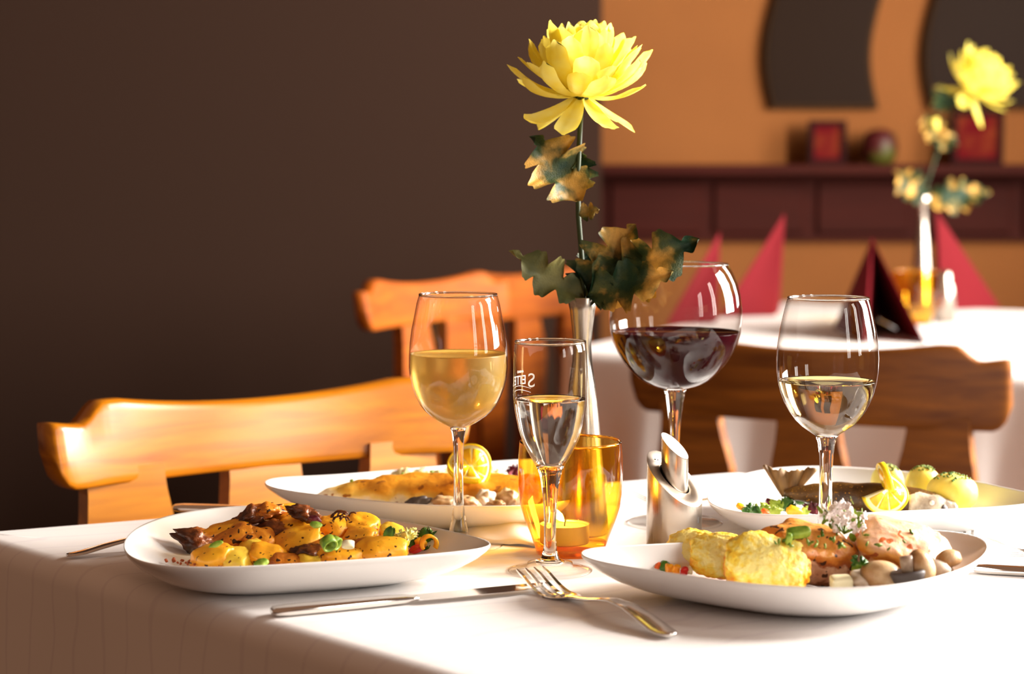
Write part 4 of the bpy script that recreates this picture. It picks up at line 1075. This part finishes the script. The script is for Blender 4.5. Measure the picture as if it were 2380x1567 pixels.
lemon_slice(P(1093, 1086, .046), (D_(0), D_(-100), D_(32)), .0205, D_(62), 'twisted lemon slice standing on the fried fish fillet')
for i, (px, py, w_) in enumerate([(940, 1112, .013), (985, 1110, .013), (1150, 1112, .012), (1030, 1112, .011)]):
    item('cauliflower_floret', blob(w_, .011, .0085, 30+i, .2, 2.5, .2, 9), M['mash'], P(px, py, .024), (0, 0, i), ['pale lump of mash behind the left half of the fillet', 'pale lump of mash left of the lemon slice', 'pale lump of mash right of the lemon slice', 'pale lump of mash under the lemon slice'][i], 'mashed potato', 'mash behind the fish fillet')
G2 = 'dark salad behind the fish fillet'
for i, (px, py, m_, w_, r_) in enumerate([(1140, 1100, 'salad_dark', .009, .4), (1165, 1102, 'salad_red', .008, -.4), (1185, 1098, 'salad_red', .008, .8), (1200, 1092, 'salad_red', .007, .1), (1150, 1106, 'salad_red', .006, -1)]):
    leafbit(m_, px, py, .026, w_, .012, 40+i, (.5, r_, i), ['dark green leaf right of the lemon on the fish plate', 'dark red leaf in the salad behind the fillet', 'red curled leaf left of the candle glass', 'topmost red curl beside the candle glass', 'small red leaf right behind the fillet'][i], G2, ruffle=.7)
G3 = 'mushrooms in front of the fillet'
for i, (px, py, w_, h_, m_) in enumerate([(970, 1168, .012, .004, 'gill'), (1035, 1168, .013, .006, 'mushroom_brown'), (1090, 1172, .013, .006, 'mushroom_brown'), (1128, 1162, .010, .009, 'mushroom'), (1178, 1158, .013, .010, 'mushroom_brown'), (1150, 1175, .010, .004, 'mushroom_brown')]):
    item('mushroom_slice', blob(w_, .008, h_, 50+i, .25, 1.6, .1), M[m_], P(px, py, .021), (.2, (i % 3-1)*.25, i*.5), ['dark mushroom slice under the left part of the fillet', 'light brown mushroom left of the wine glass stem', 'brown mushroom right of the wine glass stem', 'grey mushroom slice standing in front of the fillet', 'pointed brown mushroom next to the candle glass', 'low flat mushroom slice at the rim of the fish plate'][i], 'mushroom', G3)
for i, (px, py) in enumerate([(817, 1117), (878, 1112), (935, 1103), (1003, 1097)]):
    item('parsley_bit', blob(.0018, .001, .0014, i, .4, 2, .3, sub=2), M['parsley'], P(px, py, .033), (i, i, i), 'tiny green herb bit on the top edge of the fish fillet', 'herb', 'herb bits on the fillet')

# ------------------------------------------------------------------ front right plate: medallions and hash browns
for i, (px, py, hw, hz, h, rx, ry, rz_, lab) in enumerate([
    (1607, 1281, .0205, .0110, .024, 50, -10, -20, 'leftmost golden hash brown, at the back of the three'),
    (1672, 1292, .0215, .0105, .026, 54, 6, -16, 'middle golden hash brown between the other two'),
    (1782, 1314, .0292, .0105, .0290, 52, 16, -8, 'large pale golden hash brown at the front, leaning on the others')]):
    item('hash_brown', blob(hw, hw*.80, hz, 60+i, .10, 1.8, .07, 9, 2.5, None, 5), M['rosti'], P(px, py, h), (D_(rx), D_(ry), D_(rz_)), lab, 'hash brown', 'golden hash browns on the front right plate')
def medallion(rx, ry, rz, seed):
    V, F = blob(1, 1, 1, seed, .16, 1.6, .05, 7, 3.2, None, 5)
    out = []
    for p in V:
        b_ = 1+0.05*math.sin(math.atan2(p.y, p.x)*3+seed)
        out.append(Vector((p.x*rx*b_, p.y*ry*b_, p.z*rz+0.0012*math.sin(p.x*5)*math.cos(p.y*4))))
    return out, F
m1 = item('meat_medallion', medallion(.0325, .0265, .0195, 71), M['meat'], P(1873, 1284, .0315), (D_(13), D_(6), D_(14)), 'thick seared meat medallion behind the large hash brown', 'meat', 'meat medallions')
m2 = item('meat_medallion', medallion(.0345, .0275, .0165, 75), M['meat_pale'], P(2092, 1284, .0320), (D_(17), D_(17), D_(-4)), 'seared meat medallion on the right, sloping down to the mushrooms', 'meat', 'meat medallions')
item('leek_piece', blob(.0085, .004, .0036, 6, .06, 1, 0, 8, 4), M['leek'], P(1856, 1238, .050), (D_(30), D_(-6), 0), 'square green leek piece on the left medallion', 'leek', 'leek pieces on the medallion')
item('leek_piece', blob(.0024, .003, .0045, 7, .06, 1, 0, 8, 3), M['leek'], P(1833, 1253, .047), (D_(20), D_(6), 0), 'narrow green leek strip hanging below the square piece', 'leek', 'leek pieces on the medallion')
rnd = random.Random(3)
hb0 = mobj('herb_bit', blob(.0013, .0010, .0009, 2, .5, 2, .3, sub=2), M['parsley'])
for k in range(26):
    o = hb0 if k == 0 else dup(hb0)
    px = rnd.uniform(1800, 1965); py = 1236+rnd.uniform(0, 34)+(px-1880)*.04
    if k > 19: px = rnd.uniform(2010, 2120); py = 1236+rnd.uniform(0, 40)
    o.location = P(px, py, .0475-(py-1236)*.00006); s = rnd.uniform(.6, 1.5); o.scale = (s*1.4, s, s); o.rotation_euler = (k, k*2, k*3)
    tag(o, 'dark green herb or peppercorn bit on the seared medallions', 'herb', 'herb bits on the medallions')
def mushroom(pos, rot, s, label, mcap='mushroom_brown'):
    e = empty('mushroom', pos); e.rotation_euler = rot; tag(e, label, 'mushroom', 'mushrooms beside the medallion')
    mobj('cap', xf(lathe([(0, .004), (.004, .0036), (.0078, .001), (.0092, -.003), (.0085, -.0045), (.006, -.004), (0, -.003)], 32), Sc(s, s*.7, s)), M[mcap], e)
    mobj('stalk', xf(lathe([(0, -.012), (.0032, -.0118), (.0034, -.009), (.0028, -.003), (0, -.003)], 24), Sc(s, s*.8, s)), M['mushroom'], e)
mushroom(P(2058, 1338, .025), (D_(60), D_(20), 0), 1.8, 'large pale mushroom cap below the medallion')
mushroom(P(2112, 1346, .0245), (D_(180), D_(-8), 0), 1.35, 'upside-down mushroom with a grey cap and its stalk pointing up', 'gill')
mushroom(P(2148, 1322, .031), (D_(95), D_(65), D_(30)), 1.5, 'tall mushroom slice leaning right of the upside-down one')
mushroom(P(2182, 1318, .028), (D_(20), D_(15), 0), 1.1, 'small whitish mushroom between the two tall slices', 'mushroom')
mushroom(P(2203, 1294, .034), (D_(10), D_(-12), D_(20)), 1.15, 'browned mushroom at the right end by the plate edge')
item('mushroom_slice', blob(.012, .009, .008, 81, .2), M['mushroom'], P(2010, 1352, .019), (.2, .2, 0), 'pale mushroom slice right of the white leek cube', 'mushroom', 'mushrooms beside the medallion')
item('leek_cube', blob(.0075, .006, .0050, 82, .04, 1, 0, 8, 6), M['leek_white'], P(1955, 1356, .019), (.2, -.05, .1), 'white leek cube at the front rim below the left medallion', 'leek')
item('sauce_pool', blob(.045, .018, .0022, 83, .1, 1.5), M['mushroom'], P(2090, 1340, .0125), (0, D_(-4), D_(10)), 'creamy mushroom sauce pooled under the mushrooms', 'sauce')
leafbit('salad_dark', 1998, 1306, .034, .0075, .0075, 90, (.9, 0, .2), 'curly parsley sprig between the two medallions', 'herbs between the medallions', 'parsley', .9, .5)
leafbit('leek', 1995, 1322, .026, .0050, .010, 91, (.3, .2, 0), 'green leek strip below the parsley sprig', 'herbs between the medallions', 'leek', .3, .1)
G4 = 'diced vegetables left of the hash browns'
for i, (px, py, m_, w_) in enumerate([(1462, 1311, 'salad_red', .0016), (1488, 1313, 'crumb', .0016), (1515, 1314, 'carrot', .0035), (1530, 1318, 'carrot', .0032), (1545, 1318, 'salad_dark', .0042), (1556, 1322, 'pepper_yellow', .0036), (1572, 1325, 'pepper_yellow', .0036), (1590, 1328, 'pepper_red', .0032), (1602, 1326, 'leek_white', .0028), (1534, 1311, 'salad_red', .0030)]):
    item('vegetable_dice', blob(w_, w_*.8, w_*.8, 95+i, .2, 1.5, .1, 8, 4, None, 3), M[m_], P(px, py, .0165), (i, .3*i, i), ['dark red crumb farthest left on the front right plate', 'brown crumb left of the carrot dice', 'orange carrot dice, the left one', 'orange carrot dice next to the dark leaf bit', 'dark leaf bit at the foot of the leftmost hash brown', 'yellow pepper dice, the left one', 'yellow pepper dice, the right one', 'red pepper dice under the middle hash brown', 'white onion dice under the middle hash brown', 'dark red leaf bit above the carrot dice'][i], 'vegetable', G4)
# flowering thyme sprig
tb = P(1962, 1238, .048)
th = empty('thyme_sprig', tb); tag(th, 'sprig of flowering thyme with white blossoms on the medallions', 'herb sprig')
rnd = random.Random(12)
Yt = tb.y; kt = Yt/FOC
def tp(px, py, dy=0.0): return PD(px, py, Yt+dy)-tb
tips = [(1925, 1196), (1945, 1182), (1962, 1176), (1982, 1190), (2000, 1200), (2008, 1218), (1940, 1215), (1965, 1205), (1990, 1222), (1915, 1187), (2012, 1192)]
mobj('stem', join(*[tube([Vector((0, 0, -.001)), tp((1962+x_)/2, (1238+y_)/2+3, rnd.uniform(-.006, .006)), tp(x_, y_, rnd.uniform(-.01, .01))], .0005, 6) for x_, y_ in tips]), M['thyme'], th)
def blossom_vf():
    parts = [blob(.0011, .0011, .0011, 1, 0, sub=1)]
    for k in range(5):
        parts.append(xf(blob(.0016, .0011, .0005, k, .1, sub=2), Rz(k*2*pi/5) @ T(.0016, 0, .0006) @ Ry(-.5)))
    return join(*parts)
b0 = None; bv = blossom_vf()
for k in range(44):
    x_, y_ = tips[k % 9][0]+rnd.gauss(0, 9), tips[k % 9][1]+rnd.gauss(2, 8)
    if b0 is None: o = b0 = mobj('blossom', bv, M['blossom'], th)
    else: o = dup(b0, th)
    o.location = tp(x_, y_, rnd.uniform(-.010, .006)); o.rotation_euler = (rnd.uniform(.6, 2.2), rnd.uniform(-.8, .8), rnd.uniform(0, 6)); s = rnd.uniform(.8, 1.35); o.scale = (s, s, s)
l0 = None; lv = frill(.0016, .006, 5, .2, 0, 6, 8)
for k in range(34):
    x_, y_ = tips[k % 11][0]+rnd.gauss(0, 9), tips[k % 11][1]+rnd.gauss(8, 9)
    if l0 is None: o = l0 = mobj('leaf', lv, M['thyme'], th)
    else: o = dup(l0, th)
    o.location = tp(x_, y_, rnd.uniform(-.008, .008)); o.rotation_euler = (rnd.uniform(-.6, .6), rnd.uniform(-1.4, 1.4), rnd.uniform(0, 3)); s = rnd.uniform(.7, 1.5); o.scale = (s, s, s)

# ------------------------------------------------------------------ back right plate: trout
tc_ = P(2010, 1160, .0255); kd = tc_.y/FOC
tp_ = [(-190, 14, 9, 9), (-160, 14, 13, 17), (-110, 10, 20, 27), (-40, 6, 26, 34), (40, 2, 28, 36), (110, -4, 28, 32), (165, -10, 24, 26), (200, -16, 16, 16)]
tr = empty('trout', tc_); tag(tr, 'whole fried brown trout with its tail curled up on the back right plate', 'fish')
body = [(Vector((x_*kd, 0, z_*kd)), w_*kd, h_*kd) for x_, z_, w_, h_ in tp_]
mobj('body', path_blob(body[:7], 28, 7, .05, 60, .9), M['trout'], tr)
hd_ = [(Vector((x_*kd, -.003, z_*kd)), w_*kd, h_*kd) for x_, z_, w_, h_ in [(98, -4, 26, 26), (125, -6, 29, 30), (160, -12, 28, 27), (190, -18, 21, 20), (208, -20, 14, 15), (216, -20, 5, 6)]]
mobj('head', path_blob(hd_, 24, 9, .10, 90, .9), M['trout_head'], tr)
mobj('mouth', xf(blob(.0045, .004, .006, 3, .2), T(178*kd, -.0095, -24*kd)), M['gill'], tr)
mobj('eye', xf(blob(.0022, .0015, .0022, 3, 0), T(150*kd, -.0125, -4*kd)), M['blossom'], tr)
def tailf(u, v):
    # fan from the narrow root to the forked edge
    root = Vector((-176, 0, 8)); e0 = Vector((-238, 0, 76)); e1 = Vector((-112, 0, 72))
    edge = e0.lerp(e1, u)+Vector((0, 0, -9*math.sin(pi*u)+3*math.sin(u*23)+2*math.sin(u*61)))
    p = (root+Vector(((u-.5)*34, 0, (u-.5)*10))).lerp(edge, v)
    return Vector((p.x*kd, .002+.003*math.sin(u*18)*v+.004*v, p.z*kd))
o = mobj('tail_fin', grid(28, 14, tailf), M['tail'], tr); solid(o, .0018)
lemon_slice(PD(2060, 1136, 1.650), (D_(0), D_(-12), D_(16)), .0225, D_(76), 'twisted lemon slice standing on the trout')
def parsley_top(parent, rx, rz, seed, n=40):
    rnd = random.Random(seed); parts = []
    for k in range(n):
        a = rnd.uniform(0, 2*pi); q = rnd.uniform(0, .62)**.8
        x_, y_ = math.cos(a)*q, math.sin(a)*q; z_ = math.sqrt(max(0, 1-q*q))
        parts.append(xf(blob(.0013, .0011, .0009, k, .5, 2, .2, sub=1), T(x_*rx, y_*rx, z_*rz) @ Rz(k) @ Rx(k)))
    mobj('parsley_topping', join(*parts), M['parsley'], parent)['label'] = 'chopped green parsley'
for i, (px, py, rx, rz, h, lab) in enumerate([(2062, 1120, .0150, .0155, .028, 'boiled yellow potato with parsley left of the lemon slice on the trout plate'), (2146, 1122, .0150, .0150, .030, 'boiled yellow potato with parsley in the middle behind the trout'), (2212, 1146, .0225, .0175, .028, 'largest boiled yellow potato with parsley at the right end of the trout')]):
    e = empty('boiled_potato', P(px, py, h)); tag(e, lab, 'potato', 'boiled potatoes on the trout plate')
    mobj('potato', blob(rx, rx*.9, rz, 110+i, .05, 1.3, 0), M['boiled'], e); parsley_top(e, rx, rz, i)
G5 = 'mixed salad in front of the trout'
sal = [(1722, 1178, 'pepper', .0040, 0, 'yellow pepper dice at the left end of the trout salad'),
 (1748, 1186, 'salad_dark', .010, .3, 'green leaf at the left of the trout salad'), (1770, 1183, 'salad_light', .009, -.4, 'light green leaf next to the orange carrot piece'), (1790, 1168, 'red', .0045, 0, 'red radish cube on top of the trout salad'),
 (1806, 1174, 'salad_light', .009, .5, 'pale curled leaf rising in the middle of the trout salad'), (1800, 1186, 'salad_light', .008, -.2, 'light leaf at the front of the trout salad'), (1832, 1172, 'salad_dark', .010, .9, 'dark green leaf sweeping right over the trout salad'),
 (1860, 1160, 'salad_dark', .008, -.7, 'thin dark leaf curling against the trout skin'), (1895, 1164, 'salad_dark', .010, .2, 'green leaf just left of the wine glass stem'), (1848, 1190, 'pepper', .0075, 0, 'large yellow pepper piece at the front of the trout salad'),
 (1872, 1190, 'salad_light', .008, 1.2, 'light leaf point right of the large yellow pepper'), (1886, 1180, 'salad_red', .009, .2, 'dark red leaf under the green one by the glass stem'), (1779, 1190, 'carrot', .0032, 0, 'orange carrot piece in the trout salad'), (1733, 1192, 'salad_dark', .007, 1.0, 'dark leaf low at the left rim of the trout salad'), (1905, 1188, 'salad_red', .007, .9, 'dark red shred behind the wine glass stem')]
for i, (px, py, m_, w_, r_, lab) in enumerate(sal):
    if m_ in ('pepper', 'red', 'carrot'):
        item('vegetable_dice', blob(w_, .004, w_*.6, 130+i, .15, 1.5, .1, 8, 3, None, 3), M[{'pepper': 'pepper_yellow', 'red': 'salad_red', 'carrot': 'carrot'}[m_]], P(px, py, .0225), (.3, .4, .3), lab, 'vegetable', G5)
    else:
        leafbit(m_, px, py, .021, w_, w_*1.3, 140+i, (.5, r_, r_), lab, G5, ruffle=.6)
